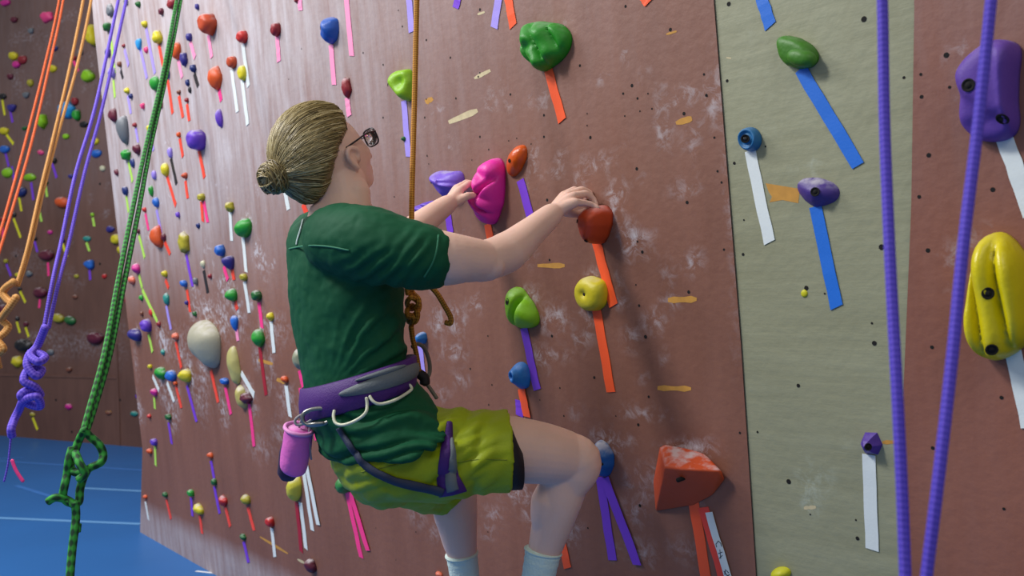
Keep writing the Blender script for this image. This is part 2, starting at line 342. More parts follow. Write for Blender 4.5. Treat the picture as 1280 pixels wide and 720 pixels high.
main = grid_panel('wall_left', W, MAIN_L, [(VB, CREAM_L[0][1])]+CREAM_L[1:4]+[(TOP, CREAM_L[4][1])], TOP, .022, mat_red, 0, blobs(W, MAIN_CH), main_chalk_sheen, H_MAIN, ST_MAIN, label='red brown overhanging climbing wall with chalk marks')
CR_CH = [(1020,600,26,30,.8),(1005,620,16,40,.6),(1018,212,18,10,.9),(1000,210,20,8,.6),(930,30,16,60,.4),(1000,50,60,40,.25),(1010,635,16,8,.6),(960,150,50,60,.2),(1060,560,30,20,.2)]
cream = grid_panel('wall_center', W, [(VB, CREAM_L[0][1])]+CREAM_L[1:4]+[(TOP, CREAM_L[4][1])], [(VB, CREAM_R[0][1])]+CREAM_R[1:4]+[(TOP, CREAM_R[4][1])], TOP, .022, mat_cream, -.0035,
    blobs(W, CR_CH), lambda s, v: np.full_like(s, .06)+np.clip((v-.4)/.6, 0, 1)*.18,
    [(911,5,.007),(1080,24,.008),(909,101,.005),(918,204,.005),(929,318,.005),(1102,309,.008),(1008,360,.007),(1093,429,.007),(947,540,.004),(986,602,.008),(998,482,.006),(1072,673,.006),(1090,404,.0035),(957,183,.003),(1130,97,.004),(1070,650,.003),(1013,643,.003),(1031,367,.003),(930,275,.003)],
    [([(957,229),(975,232),(1000,236),(998,254),(978,250),(962,253),(965,246),(961,240)], 3), (quad(1103,553,1130,552,5), 3), (quad(908,72,914,73,2), 4), (quad(1005,635,1020,634,5), 4)], label='cream painted strip of the climbing wall')
CREDGE = [(VB, CREAM_R[0][1])]+CREAM_R[1:4]+[(TOP, CREAM_R[4][1])]
grid_panel('wall_right', W, CREDGE, [(VB, 2.0), (TOP, 2.0)], TOP, .03, mat_right, 0.0,
    blobs(W, [(1195,310,20,16,.9),(1190,350,12,22,.7),(1200,90,12,30,1),(1230,285,16,8,.8),(1145,430,6,10,.6),(1200,60,30,20,.5)]), lambda s, v: np.full_like(s, .05)+np.clip((v-.3)/.6, 0, 1)*.18,
    [(1183,69,.007),(1152,121,.005),(1187,109,.004),(1161,194,.006),(1149,246,.005),(1160,313,.006),(1165,434,.005),(1241,237,.006),(1252,497,.005),(1166,560,.005),(1255,636,.004),(1151,93,.004)], label='rust red right section of the climbing wall')
# recessed left facet seam of the main wall : thin vertical batten
sb = [W.sv(278, 60), W.sv(280, 300), W.sv(262, 560)]
# back wall
def bw_sv(px, py): return BW.sv(px, py)
_r = random.Random(12)
BCH = [(_r.uniform(-10, 170), _r.uniform(10, 450), _r.uniform(3, 9), _r.uniform(4, 12), _r.uniform(.5, 1.3)) for _ in range(60)]+[(50,50,40,50,.5),(25,110,26,26,.7),(80,60,40,30,.3),(60,420,20,14,.9),(95,430,20,18,.8),(40,330,30,24,.4),(118,430,14,20,.7),(30,45,20,10,.9),(105,90,20,40,.4),(150,440,10,20,.5)]
grid_panel('wall_back', BW, [(0, -2.2), (6.5, -2.2)], [(0, 4.2), (6.5, 4.2)], 6.5, .07, mat_back, 0, blobs(BW, BCH), lambda s, v: np.clip((v-2.2)/2, 0, .25),
    [(30,470,.02),(70,500,.02),(90,540,.02),(150,500,.02),(20,320,.02),(125,230,.02),(70,150,.02),(125,330,.02),(60,60,.02)], [(quad(84,462,90,461,4), 3), (quad(132,515,139,515,3), 3), (quad(180,530,186,533,3), 3)], label='dark brown far climbing wall')
for (pa, pb) in (((146, 430), (150, 560)), ((-20, 468), (146, 472))):
    a = BW.sv(*pa); b = BW.sv(*pb); mb = MB(); A = BW.w(a[0], a[1], .003); B = BW.w(b[0], b[1], .003); t = (B-A).normalized()
    mb.box((A+B)/2, (t, t.cross(BW.N), BW.N), ((B-A).length/2, .012, .005)); o = mb.build('trim_1' if pa[0] > 0 else 'trim_2', mat_back, smooth=False, origin=(A+B)/2); tag(o, None, None, kind='structure')
# floor of blue mats
mb = MB(); mb.add([(-9, -3, -.06), (4, -3, -.06), (4, 12, -.06), (-9, 12, -.06), (-9, -3, 0), (4, -3, 0), (4, 12, 0), (-9, 12, 0)],
    [(3, 2, 1, 0), (4, 5, 6, 7), (0, 1, 5, 4), (1, 2, 6, 5), (2, 3, 7, 6), (3, 0, 4, 7)])
def floorpt(px, py): r = ray(px, py); return O+r*((0-H)/r.z)
def fline(x0, y0, x1, y1, wid, mi):
    A, B = floorpt(x0, y0), floorpt(x1, y1); t = (B-A).normalized(); s_ = Vector((-t.y, t.x, 0))*wid/2; z = Vector((0, 0, .001))
    mb.add([A-s_+z, B-s_+z, B+s_+z, A+s_+z], [(0, 1, 2, 3)], mi=mi)
fline(-60, 645, 176, 655, .045, 1); fline(100, 610, 178, 614, .05, 1); fline(-20, 575, 180, 588, .05, 2); fline(20, 607, 68, 622, .04, 2); fline(245, 714, 272, 717, .02, 3); fline(-60, 575, 30, 572, .04, 2)
floor = mb.build('floor', None, smooth=False, mats=[mat('blue_vinyl_mat', (38, 104, 172), .42, bump=.08, bscale=6, vary=.12, nscale=1.5), mat('mat_seam_pale', (104, 160, 214), .5, bump=0), mat('mat_seam_soft', (58, 120, 196), .5, bump=0), mat('floor_white_mark', (215, 220, 228), .6, bump=0)])
tag(floor, 'blue padded gym floor mats with pale seams', None, kind='structure')
# ceiling above everything (out of frame, real room)
# ------------------------------------------------------------------ tapes and holds
COL = dict(red=(196,40,36), darkred=(140,30,40), maroon=(96,26,48), orange=(214,84,26), rust=(190,72,34), yellow=(214,200,30), olive=(170,160,40), green=(34,150,44), darkgreen=(28,98,40),
 lime=(140,200,24), teal=(40,140,130), blue=(34,104,196), darkblue=(30,46,110), indigo=(52,44,130), purple=(104,62,190), lavender=(150,130,220), magenta=(206,40,140), pink=(232,70,130), salmon=(220,110,80),
 white=(222,226,224), cream=(206,204,170), grey=(104,110,116), black=(24,24,28), cyan=(40,150,214))
TCOL = dict(orange=(255,92,38), red=(250,74,50), white=(226,234,232), blue=(30,112,214), purple=(122,62,210), lavender=(168,150,236), pink=(255,60,140), palepink=(250,150,190), lime=(180,230,90), yellow=(224,220,40), darkred=(170,24,40), black=(34,30,34), magenta=(224,60,190), cream=(214,210,160), green=(110,210,60))
HW = {'red':'red','darkred':'dark red','maroon':'maroon','orange':'orange','rust':'rust orange','yellow':'yellow','olive':'olive yellow','green':'green','darkgreen':'dark green','lime':'lime green','teal':'teal','blue':'blue','darkblue':'dark blue','indigo':'indigo','purple':'purple','lavender':'lavender','magenta':'magenta','pink':'pink','salmon':'salmon','white':'white','cream':'cream','grey':'grey','black':'black','cyan':'light blue','palepink':'pale pink'}
HW['brown'] = 'brown'; COL['brown'] = (120, 70, 50)
TAPES = []   # records
def tape(fr, x0, y0, x1, y1, col, width=.029, k=0.0):
    a = Vector(fr.sv(x0, y0, k)); b = Vector(fr.sv(x1, y1, k)); t = (b-a); L = t.length; t.normalize(); nx = Vector((-t.y, t.x))*width/2
    z0, z1 = k+.0009, k+.0016; rr = random.Random(int(x0*13+y0*7)); co = []; n = 6
    for i in range(n+1):
        q = a+t*L*i/n; j = rr.uniform(-.0012, .0012); zz = rr.uniform(0, .0008)
        skew = rr.uniform(-.3, .3)*width if i == n else 0
        co += [(q.x-nx.x+j, q.y-nx.y+skew*.5, z0), (q.x+nx.x+j, q.y+nx.y-skew*.5, z0), (q.x+nx.x+j, q.y+nx.y-skew*.5, z1+zz), (q.x-nx.x+j, q.y-nx.y+skew*.5, z1+zz)]
    F = [(0, 1, 2, 3), (4*n+3, 4*n+2, 4*n+1, 4*n)]
    for i in range(n):
        for j in range(4): j2 = (j+1) % 4; F.append((4*i+j2, 4*i+j, 4*(i+1)+j, 4*(i+1)+j2))
    c0 = co[0]; cx = sum(c[0] for c in co)/len(co); cy = sum(c[1] for c in co)/len(co)
    o = mesh_obj('tape_strip', [(c[0]-cx, c[1]-cy, c[2]) for c in co], F, mat('tape_'+col, TCOL[col], .5, bump=.05, bscale=200, vary=.05), matrix=fr.M @ Matrix.Translation((cx, cy, 0)), smooth=False)
    return o
HOLDS = []
def scales(fr, px, py):
    s, v = fr.sv(px, py); p0 = proj(fr.w(s, v)); a = proj(fr.w(s+.01, v)); b = proj(fr.w(s, v+.01)); c = proj(fr.w(s, v, .01))
    return ((a[0]-p0[0])/.01, -(b[1]-p0[1])/.01, (c[0]-p0[0])/.01, -(c[1]-p0[1])/.01)
def ell(cx, cy, w_, h_, rot=0, n=24, sq=1.0):
    r = math.radians(rot); out = []
    for i in range(n):
        a = 2*math.pi*i/n; c, s = math.cos(a), math.sin(a); x = math.copysign(abs(c)**sq, c)*w_/2; y = math.copysign(abs(s)**sq, s)*h_/2
        out.append((cx+x*math.cos(r)-y*math.sin(r), cy+x*math.sin(r)+y*math.cos(r)))
    return out
def build_dome(name, fr, poly, depth, m, prof=(2.4, .55), feat=None, rings=12, segs=44, lump=.06, lscale=14, parent=None, k=0.0, seed=0, shrink=True, faceted=False):
    xs = [p[0] for p in poly]; ys = [p[1] for p in poly]; cx, cy = (min(xs)+max(xs))/2, (min(ys)+max(ys))/2
    A, Bv, Cx, Cy = scales(fr, cx, cy)
    pts = [Vector(fr.sv(x, y, k+depth*.42)) for x, y in poly]
    c = Vector(((min(p.x for p in pts)+max(p.x for p in pts))/2, (min(p.y for p in pts)+max(p.y for p in pts))/2)); wd = max(p.x for p in pts)-min(p.x for p in pts)
    f = 1.0
    if shrink: f = max(.35, (wd-abs(Cx/A)*depth*.55)/wd)
    q = [Vector(((p.x-c.x)*f, p.y-c.y)) for p in pts]
    R = []
    for i in range(segs):
        a = 2*math.pi*i/segs; dr = Vector((math.cos(a), math.sin(a))); best = 0
        for j in range(len(q)):
            p1, p2 = q[j], q[(j+1) % len(q)]; e = p2-p1; den = dr.x*e.y-dr.y*e.x
            if abs(den) < 1e-12: continue
            t = (p1.x*e.y-p1.y*e.x)/den; s_ = (p1.x*dr.y-p1.y*dr.x)/den
            if t > 0 and -1e-6 <= s_ <= 1+1e-6: best = max(best, t)
        R.append(best if best > 0 else .01)
    if not faceted:
        for _ in range(5): R = [(R[i-1]+2*R[i]+R[(i+1) % segs])/4 for i in range(segs)]
    hx = max(abs(p.x) for p in q); hy = max(abs(p.y) for p in q)
    V = [(0, 0, 0)]; F = []
    def zf(x, y, r):
        z = (max(0, 1-r**prof[0]))**prof[1]
        if feat: z *= feat(x/hx, y/hy)
        z *= 1+lump*noise.noise(Vector((x*lscale+seed, y*lscale, seed*3.1)))*2
        return z*depth
    V[0] = (0, 0, zf(0, 0, 0)+k)
    for j in range(1, rings+1):
        r = math.sin(j/rings*math.pi/2)**.9
        for i in range(segs):
            a = 2*math.pi*i/segs; rr = R[i]*r; x, y = rr*math.cos(a), rr*math.sin(a); V.append((x, y, (zf(x, y, r) if j < rings else 0)+k))
    for i in range(segs):
        F.append((0, 1+i, 1+(i+1) % segs))
    for j in range(rings-1):
        for i in range(segs):
            i2 = (i+1) % segs; F.append((1+j*segs+i, 1+(j+1)*segs+i, 1+(j+1)*segs+i2, 1+j*segs+i2))
    F.append(tuple(1+(rings-1)*segs+i for i in range(segs-1, -1, -1)))
    M = fr.M @ Matrix.Translation((c.x, c.y, 0))
    o = mesh_obj(name, V, F, m, matrix=M, smooth=not faceted)
    return o, M, (lambda nx, ny: (nx*hx, ny*hy, zf(nx*hx, ny*hy, min(.99, math.hypot(nx, ny)))+k))
def bolt(parent, M, surf, nx, ny, r=.008, fr=None, ring=False):
    r *= .72
    if abs(nx) < .3: nx += .15
    x, y, z = surf(nx, ny); V = []; F = []; n = 14; e = 1e-3; x2, y2, z2 = surf(nx+.05, ny); x3, y3, z3 = surf(nx, ny+.05)
    nrm = (Vector((x2-x, y2-y, z2-z)).cross(Vector((x3-x, y3-y, z3-z)))).normalized()
    if nrm.z < .6: nrm = (nrm+Vector((0, 0, .6))).normalized()
    t = nrm.orthogonal().normalized(); b = nrm.cross(t); c = Vector((x, y, z))
    prof = [(r*1.25, .0010), (r, .0022), (r*.92, .0010), (r*.55, .0006), (r*.5, .0016), (0.0001, .0016)]
    for rr, h in prof:
        for i in range(n): a = 2*math.pi*i/n; V.append(c+t*rr*math.cos(a)+b*rr*math.sin(a)+nrm*h)
    mi = []
    for j in range(len(prof)-1):
        for i in range(n): i2 = (i+1) % n; F.append((j*n+i, (j*n+i2), (j+1)*n+i2, (j+1)*n+i)); mi.append(0 if j < 4 else 1)
    o = mesh_obj('bolt', V, F, None, mats=[mat_hole, mat_steel if ring else mat_hole], midx=mi)
    o.parent = parent; return o
def big(poly, depth, col, label, short, feat=None, prof=(2.4, .55), bolts=((0, 0),), fr=W, k=0.0, chalk=.5, lump=.06, lscale=14, seed=0, rough=.5, rings=22, segs=72, br=.008, ring=False, faceted=False, word=None, name='climbing_hold', shrink=True, dk=.62):
    depth *= dk
    o, M, surf = build_dome(name, fr, poly, depth, mat('hold_plastic_'+(word or label.split()[0]), col, rough, chalk=chalk, bump=.12, bscale=90, vary=.08), prof, feat, rings, segs, lump, lscale, None, k, seed, shrink, faceted)
    for (a, b) in bolts: bolt(o, M, surf, a, b, br, fr, ring)
    tag(o, label, 'climbing hold', 'large climbing holds on the main wall' if fr is W else None)
    xs = [p[0] for p in poly]; ys = [p[1] for p in poly]
    HOLDS.append(dict(x=(min(xs)+max(xs))/2, y=(min(ys)+max(ys))/2, col=None, o=o, label=label, short=short, wall='m', yb=max(ys), big=1, cw=short.split()[0]))
    return o
g = lambda x, y, cx, cy, r, a: a*math.exp(-((x-cx)**2+(y-cy)**2)/(r*r))
def ridge(v, s=.18): return max(0, 1-abs(v)/s)
# large holds -----------------------------------------------------------------
big([(645,32),(668,26),(700,28),(714,40),(711,58),(700,72),(686,82),(672,91),(662,84),(650,76),(644,62),(646,50)], .085, (30,140,22), 'large green crinkled climbing hold near the top above the short orange tape', 'large green crinkled hold',
    feat=lambda x, y: .62+.55*abs(math.sin(x*4.9+y*1.6+.5))**.6-g(x, y, -.45, .0, .22, .4)+.12*math.sin(y*5-x*2), bolts=(), prof=(3, .5), chalk=.25, seed=3, lump=.09)
big([(482,96),(490,89),(512,84),(516,100),(514,122),(506,127),(494,118),(484,108)], .075, (134,186,14), 'lime green climbing hold with a scooped pocket beside the gold rope', 'lime scooped hold',
    feat=lambda x, y: 1.05-g(x, y, .35, .15, .45, .55)+g(x, y, -.75, .3, .3, .1), bolts=((-.6, .15),), br=.006, chalk=0)
big([(399,27),(410,20),(421,21),(422,34),(418,48),(408,56),(399,50)], .07, (24,84,176), 'blue oval climbing hold at the top above a pale pink tape', 'blue oval hold', feat=lambda x, y: 1+.08*math.sin(x*5+y*3), bolts=((-.35, .2),), br=.007, chalk=.3)
big([(655,180),(658,186),(657,198),(648,214),(638,222),(630,219),(629,206),(634,192),(644,182)], .042, (208,84,12), 'small orange lens shaped climbing hold between the pink hold and the wall', 'orange lens hold', bolts=((-.25, .05),), br=.006, chalk=0, rough=.3, prof=(2.2, .6))
big([(617,195),(627,197),(629,212),(628,236),(625,255),(618,268),(614,280),(606,283),(592,272),(583,258),(585,240),(592,218),(604,204)], .105, (232,40,166), 'big hot pink ridged climbing hold gripped by the far hand', 'big pink hold',
    feat=lambda x, y: .78+.20*abs(math.sin(y*4.6+x*1.9+.3))+.16*math.exp(-((x-.15+.2*y)/.22)**2)-g(x, y, -.42, .42, .30, .55)-.45*math.exp(-((x*.75+y+.40)/.10)**2)-.3*math.exp(-((y+.15-.6*x)/.08)**2)*(x > .1), bolts=(), prof=(3.2, .42), chalk=.15, seed=5, lump=.08)
big([(533,216),(545,214),(560,214),(576,213),(579,224),(576,236),(562,246),(552,249),(541,240),(535,230)], .085, (118,84,206), 'violet bird-beak shaped climbing hold left of the pink hold', 'violet beak hold',
    feat=lambda x, y: .85+.25*math.exp(-((y+.6*x-.1)/.3)**2)-.15*math.exp(-((y-.1+.3*x)/.12)**2)*(x > 0), bolts=((-.7, .25),), br=.006, chalk=.5, seed=8)
big([(510,262),(520,256),(540,250),(548,255),(543,268),(528,276),(508,276)], .07, (104,70,196), 'violet ridged climbing hold low behind the gold rope and far forearm', 'violet ridged hold', feat=lambda x, y: .8+.25*abs(math.sin(y*5+x*3)), bolts=(), chalk=.1, seed=9)
big([(724,266),(736,258),(752,256),(763,264),(762,280),(753,297),(744,306),(735,306),(727,296),(722,280)], .085, (196,66,18), 'rust orange climbing hold gripped by the near right hand', 'rust orange gripped hold', bolts=((-.5, .28), (-.25, -.75)), br=.006, prof=(3.4, .42), chalk=.4, seed=2, dk=.85)
big([(629,363),(636,359),(648,361),(655,370),(664,379),(673,396),(672,407),(660,411),(645,411),(636,409),(628,398),(626,380)], .075, (128,190,16), 'lime green two-lobed climbing hold below the near elbow', 'lime two-lobed hold',
    feat=lambda x, y: 1.0-.6*math.exp(-((x-.55*y-.0)/.15)**2)+g(x, y, .3, -.3, .4, .1), bolts=((-.36, .35),), br=.010, chalk=.2, seed=4)
big([(716,358),(724,348),(735,345),(746,348),(756,352),(759,366),(756,382),(746,389),(730,389),(720,382),(715,370)], .055, (202,188,24), 'round yellow climbing hold with one bolt hole above a long orange tape', 'round yellow hold',
    feat=lambda x, y: 1-g(x, y, .75, .9, .35, .35)-g(x, y, -.1, 0, .22, .22), bolts=((-.25, -.02),), br=.013, prof=(4, .45), chalk=.35)
big([(633,461),(641,454),(650,453),(659,459),(662,472),(659,485),(649,488),(640,482),(634,470)], .06, (30,112,188), 'bright blue donut shaped climbing hold between purple and orange tapes', 'blue donut hold',
    feat=lambda x, y: .75+.35*math.exp(-((math.hypot(x+.2, y-.05)-.35)/.25)**2)-g(x, y, -.2, .05, .2, .3), bolts=((-.28, .05),), br=.010, chalk=.1)
big([(737,555),(745,550),(757,557),(766,570),(766,584),(758,597),(745,597),(738,588)], .06, (18,88,160), 'rough blue climbing hold touching the bent near knee', 'blue knee hold', bolts=((.6, -.1),), br=.004, lump=.16, lscale=50, chalk=1.0, seed=6)
def wedge(x, y):
    z = min(1.15, .98-.10*(x+1)+.0*y, 1.0+(.62-y)*1.7, 1.1+(y+1.0)*.7, 1.25-.62*(x-.2))
    return max(.05, z)
wv = [W.w(*W.sv(x, y, z), z) for x, y, z in ((825,555,.022),(816,602,0),(819,641,0),(831,584,.080),(903,589,.030),(879,564,0),(891,621,0),(868,633,0),(907,600,0),(836,557,0),(850,586,.078))]
import bmesh
wb = bmesh.new(); wc = sum(wv, Vector((0, 0, 0)))/len(wv); wc = W.w((wc-W.o).dot(W.d), (wc-W.o).dot(W.u)); Mw = W.M.copy(); Mw.translation = wc; iv = Mw.inverted()
for v in wv: wb.verts.new(iv @ v)
bmesh.ops.convex_hull(wb, input=wb.verts); bmesh.ops.recalc_face_normals(wb, faces=wb.faces)
bmesh.ops.dissolve_limit(wb, angle_limit=.14, verts=wb.verts, edges=wb.edges)
wm = bpy.data.meshes.new('climbing_hold'); wb.to_mesh(wm); wb.free(); wm.materials.append(mat('hold_plastic_wedge', (204,78,30), .6, chalk=.8, bump=.15, bscale=80, vary=.1))
wo = bpy.data.objects.new('climbing_hold', wm); C.objects.link(wo); wo.matrix_world = Mw
bv = wo.modifiers.new('b', 'BEVEL'); bv.width = .007; bv.segments = 4; bv.limit_method = 'ANGLE'; bv.angle_limit = .3
for p_ in wm.polygons: p_.use_smooth = True
L_ = 'large rust orange triangular volume hold with chalk on its top ledge'; tag(wo, L_, 'climbing hold', 'large climbing holds on the main wall')
HOLDS.append(dict(x=860, y=598, o=wo, label=L_, short='large orange wedge hold', wall='m', big=1, cw='large'))
hp = iv @ W.w(*W.sv(848, 600, .074), .074); bo_ = MB(); bo_.tube([Vector((hp.x, hp.y, hp.z-.03)), Vector((hp.x, hp.y, hp.z+.0025))], .0050, seg=14); ob = mesh_obj('bolt', bo_.V, bo_.F, mat_hole); ob.parent = wo
o = big([(966,48),(978,44),(998,47),(1015,56),(1023,66),(1023,76),(1012,84),(996,86),(980,82),(971,72),(969,62)], .045, (58,120,20), 'dark green layered leaf shaped climbing hold on the cream strip', 'green leaf hold',
    bolts=(), br=.010, prof=(4, .45), chalk=.1, k=-.0035)
lip, _, sf = build_dome('front_lip', W, ell(1000, 72, 42, 24, 8), .022, mat('hold_plastic_dark', (58,120,20), .5, chalk=.1, bump=.12, bscale=90, vary=.08), (2.6, .5), None, 14, 48, .05, 14, None, .012, 4)
bpy.context.view_layer.update(); lip.data.transform(o.matrix_world.inverted() @ lip.matrix_world); lip.parent = o; lip.matrix_world = o.matrix_world
lip.location = (0, 0, 0); lip.rotation_euler = (0, 0, 0)
big(ell(935, 174, 32, 31), .05, (28,104,156), 'light blue round knob climbing hold with a steel bolt on the cream strip', 'light blue knob hold', feat=lambda x, y: .78+.22*math.cos(math.hypot(x, y)*7), bolts=((0, 0),), br=.010, ring=True, prof=(3, .5), chalk=.1, k=-.0035)
big([(989,230),(1000,223),(1020,222),(1040,228),(1050,238),(1046,250),(1032,256),(1016,260),(1002,252),(992,240)], .042, (70,48,128), 'flat purple diamond shaped climbing hold beside an ochre stain on the cream strip', 'purple diamond hold', bolts=((.02, .0),), br=.010, prof=(1.6, .8), chalk=1.0, k=-.0035)
big([(1069,548),(1078,540),(1090,542),(1101,544),(1102,558),(1097,570),(1083,571),(1070,566)], .05, (78,46,150), 'small purple faceted climbing hold low on the cream strip above white tape', 'purple faceted hold', bolts=((.15, .0),), br=.008, prof=(1.5, .9), rings=4, segs=6, faceted=True, chalk=.1, k=-.0035)
big([(1192,90),(1206,72),(1222,60),(1243,46),(1277,52),(1272,86),(1270,130),(1273,160),(1262,173),(1238,178),(1214,176),(1194,160),(1193,140),(1196,120)], .10, (96,62,158), 'huge purple boxy climbing hold behind the right strand of the violet rope', 'huge purple boxy hold',
    feat=lambda x, y: 1.0-.0*x-.28*(1/(1+math.exp(-16*(-y-.35-.55*x))))+.12*(1/(1+math.exp(-20*(x-.55))))-.15*(1/(1+math.exp(-20*(-y-.5+.1*x)))), bolts=((-.3, .12), (.55, -.6)), br=.012, prof=(7, .4), chalk=.15, seed=12, rings=26, segs=90, rough=.6)
big([(1213,310),(1226,294),(1244,287),(1254,292),(1262,300),(1274,312),(1284,325),(1292,360),(1292,410),(1284,430),(1262,446),(1248,452),(1234,456),(1218,447),(1205,430),(1202,400),(1206,360)], .12, (216,200,12), 'huge yellow ribbed climbing hold at the right edge', 'huge yellow ribbed hold',
    feat=lambda x, y: .60+.42*abs(math.cos(3.9*(x+.12*math.sin(2*y))+.5))**.6, bolts=((-.1, .1), (-.12, -.72)), br=.011, prof=(5, .42), chalk=.1, seed=13, rings=28, segs=90, rough=.35)
big(ell(974, 718, 28, 16), .04, (200,200,30), 'yellow climbing hold cut off by the lower picture edge on the cream strip', 'bottom yellow hold', bolts=(), k=-.0035, chalk=.1)
big([(231,412),(238,402),(252,401),(264,408),(273,420),(273,440),(270,456),(262,463),(252,454),(242,446),(234,434)], .20, (168,165,142), 'big grey and cream boulder shaped climbing hold left of the climber', 'big grey boulder hold', dk=.42, bolts=(), prof=(2.2, .5), chalk=.6, lump=.12, lscale=7, seed=21)
big([(284,434),(291,432),(297,450),(300,468),(298,480),(292,482),(286,470),(282,455)], .06, (176,170,104), 'long pale olive chalky climbing hold right of the boulder', 'long pale olive hold', bolts=(), chalk=.8, seed=22, lump=.14)
big([(295,480),(303,486),(309,506),(305,512),(298,508),(294,496)], .05, (178,170,96), 'curved pale olive foot of chalky holds below the long pale one', 'curved pale olive hold', bolts=(), chalk=.8, seed=23, lump=.14)
big([(358,602),(364,595),(372,597),(376,608),(373,622),(366,628),(359,622)], .07, (206,198,60), 'chalky yellow climbing hold below the pink chalk bag', 'chalky yellow hold', bolts=(), chalk=1, seed=24)
big([(417,600),(424,595),(434,600),(437,608),(432,617),(424,618),(418,610)], .06, (50,128,60), 'green climbing hold below the seat of the olive shorts', 'green seat-side hold', bolts=((-.4, -.1),), br=.006, chalk=.4)
big([(518,420),(524,415),(531,417),(533,424),(529,430),(520,430)], .05, (30,110,180), 'small blue hold behind the tied-in gold rope', 'blue hold behind rope', bolts=(), chalk=.5)
big([(534,620),(545,618),(550,628),(546,638),(538,632)], .05, (24,60,140), 'dark blue climbing hold just below the shorts', 'dark blue hold below shorts', bolts=(), chalk=0)
big([(364,444),(370,434),(380,440),(382,458),(374,464),(366,456)], .06, (140,146,120), 'grey green chalky climbing hold tucked behind the shirt back', 'grey green hold', bolts=(), chalk=.8)
big(ell(1005, 367, 9, 10), .006, (200,196,20), 'tiny yellow paint plug below a bolt hole on the cream strip', 'tiny yellow plug', bolts=(), k=-.0035, chalk=0, rings=8, segs=20)
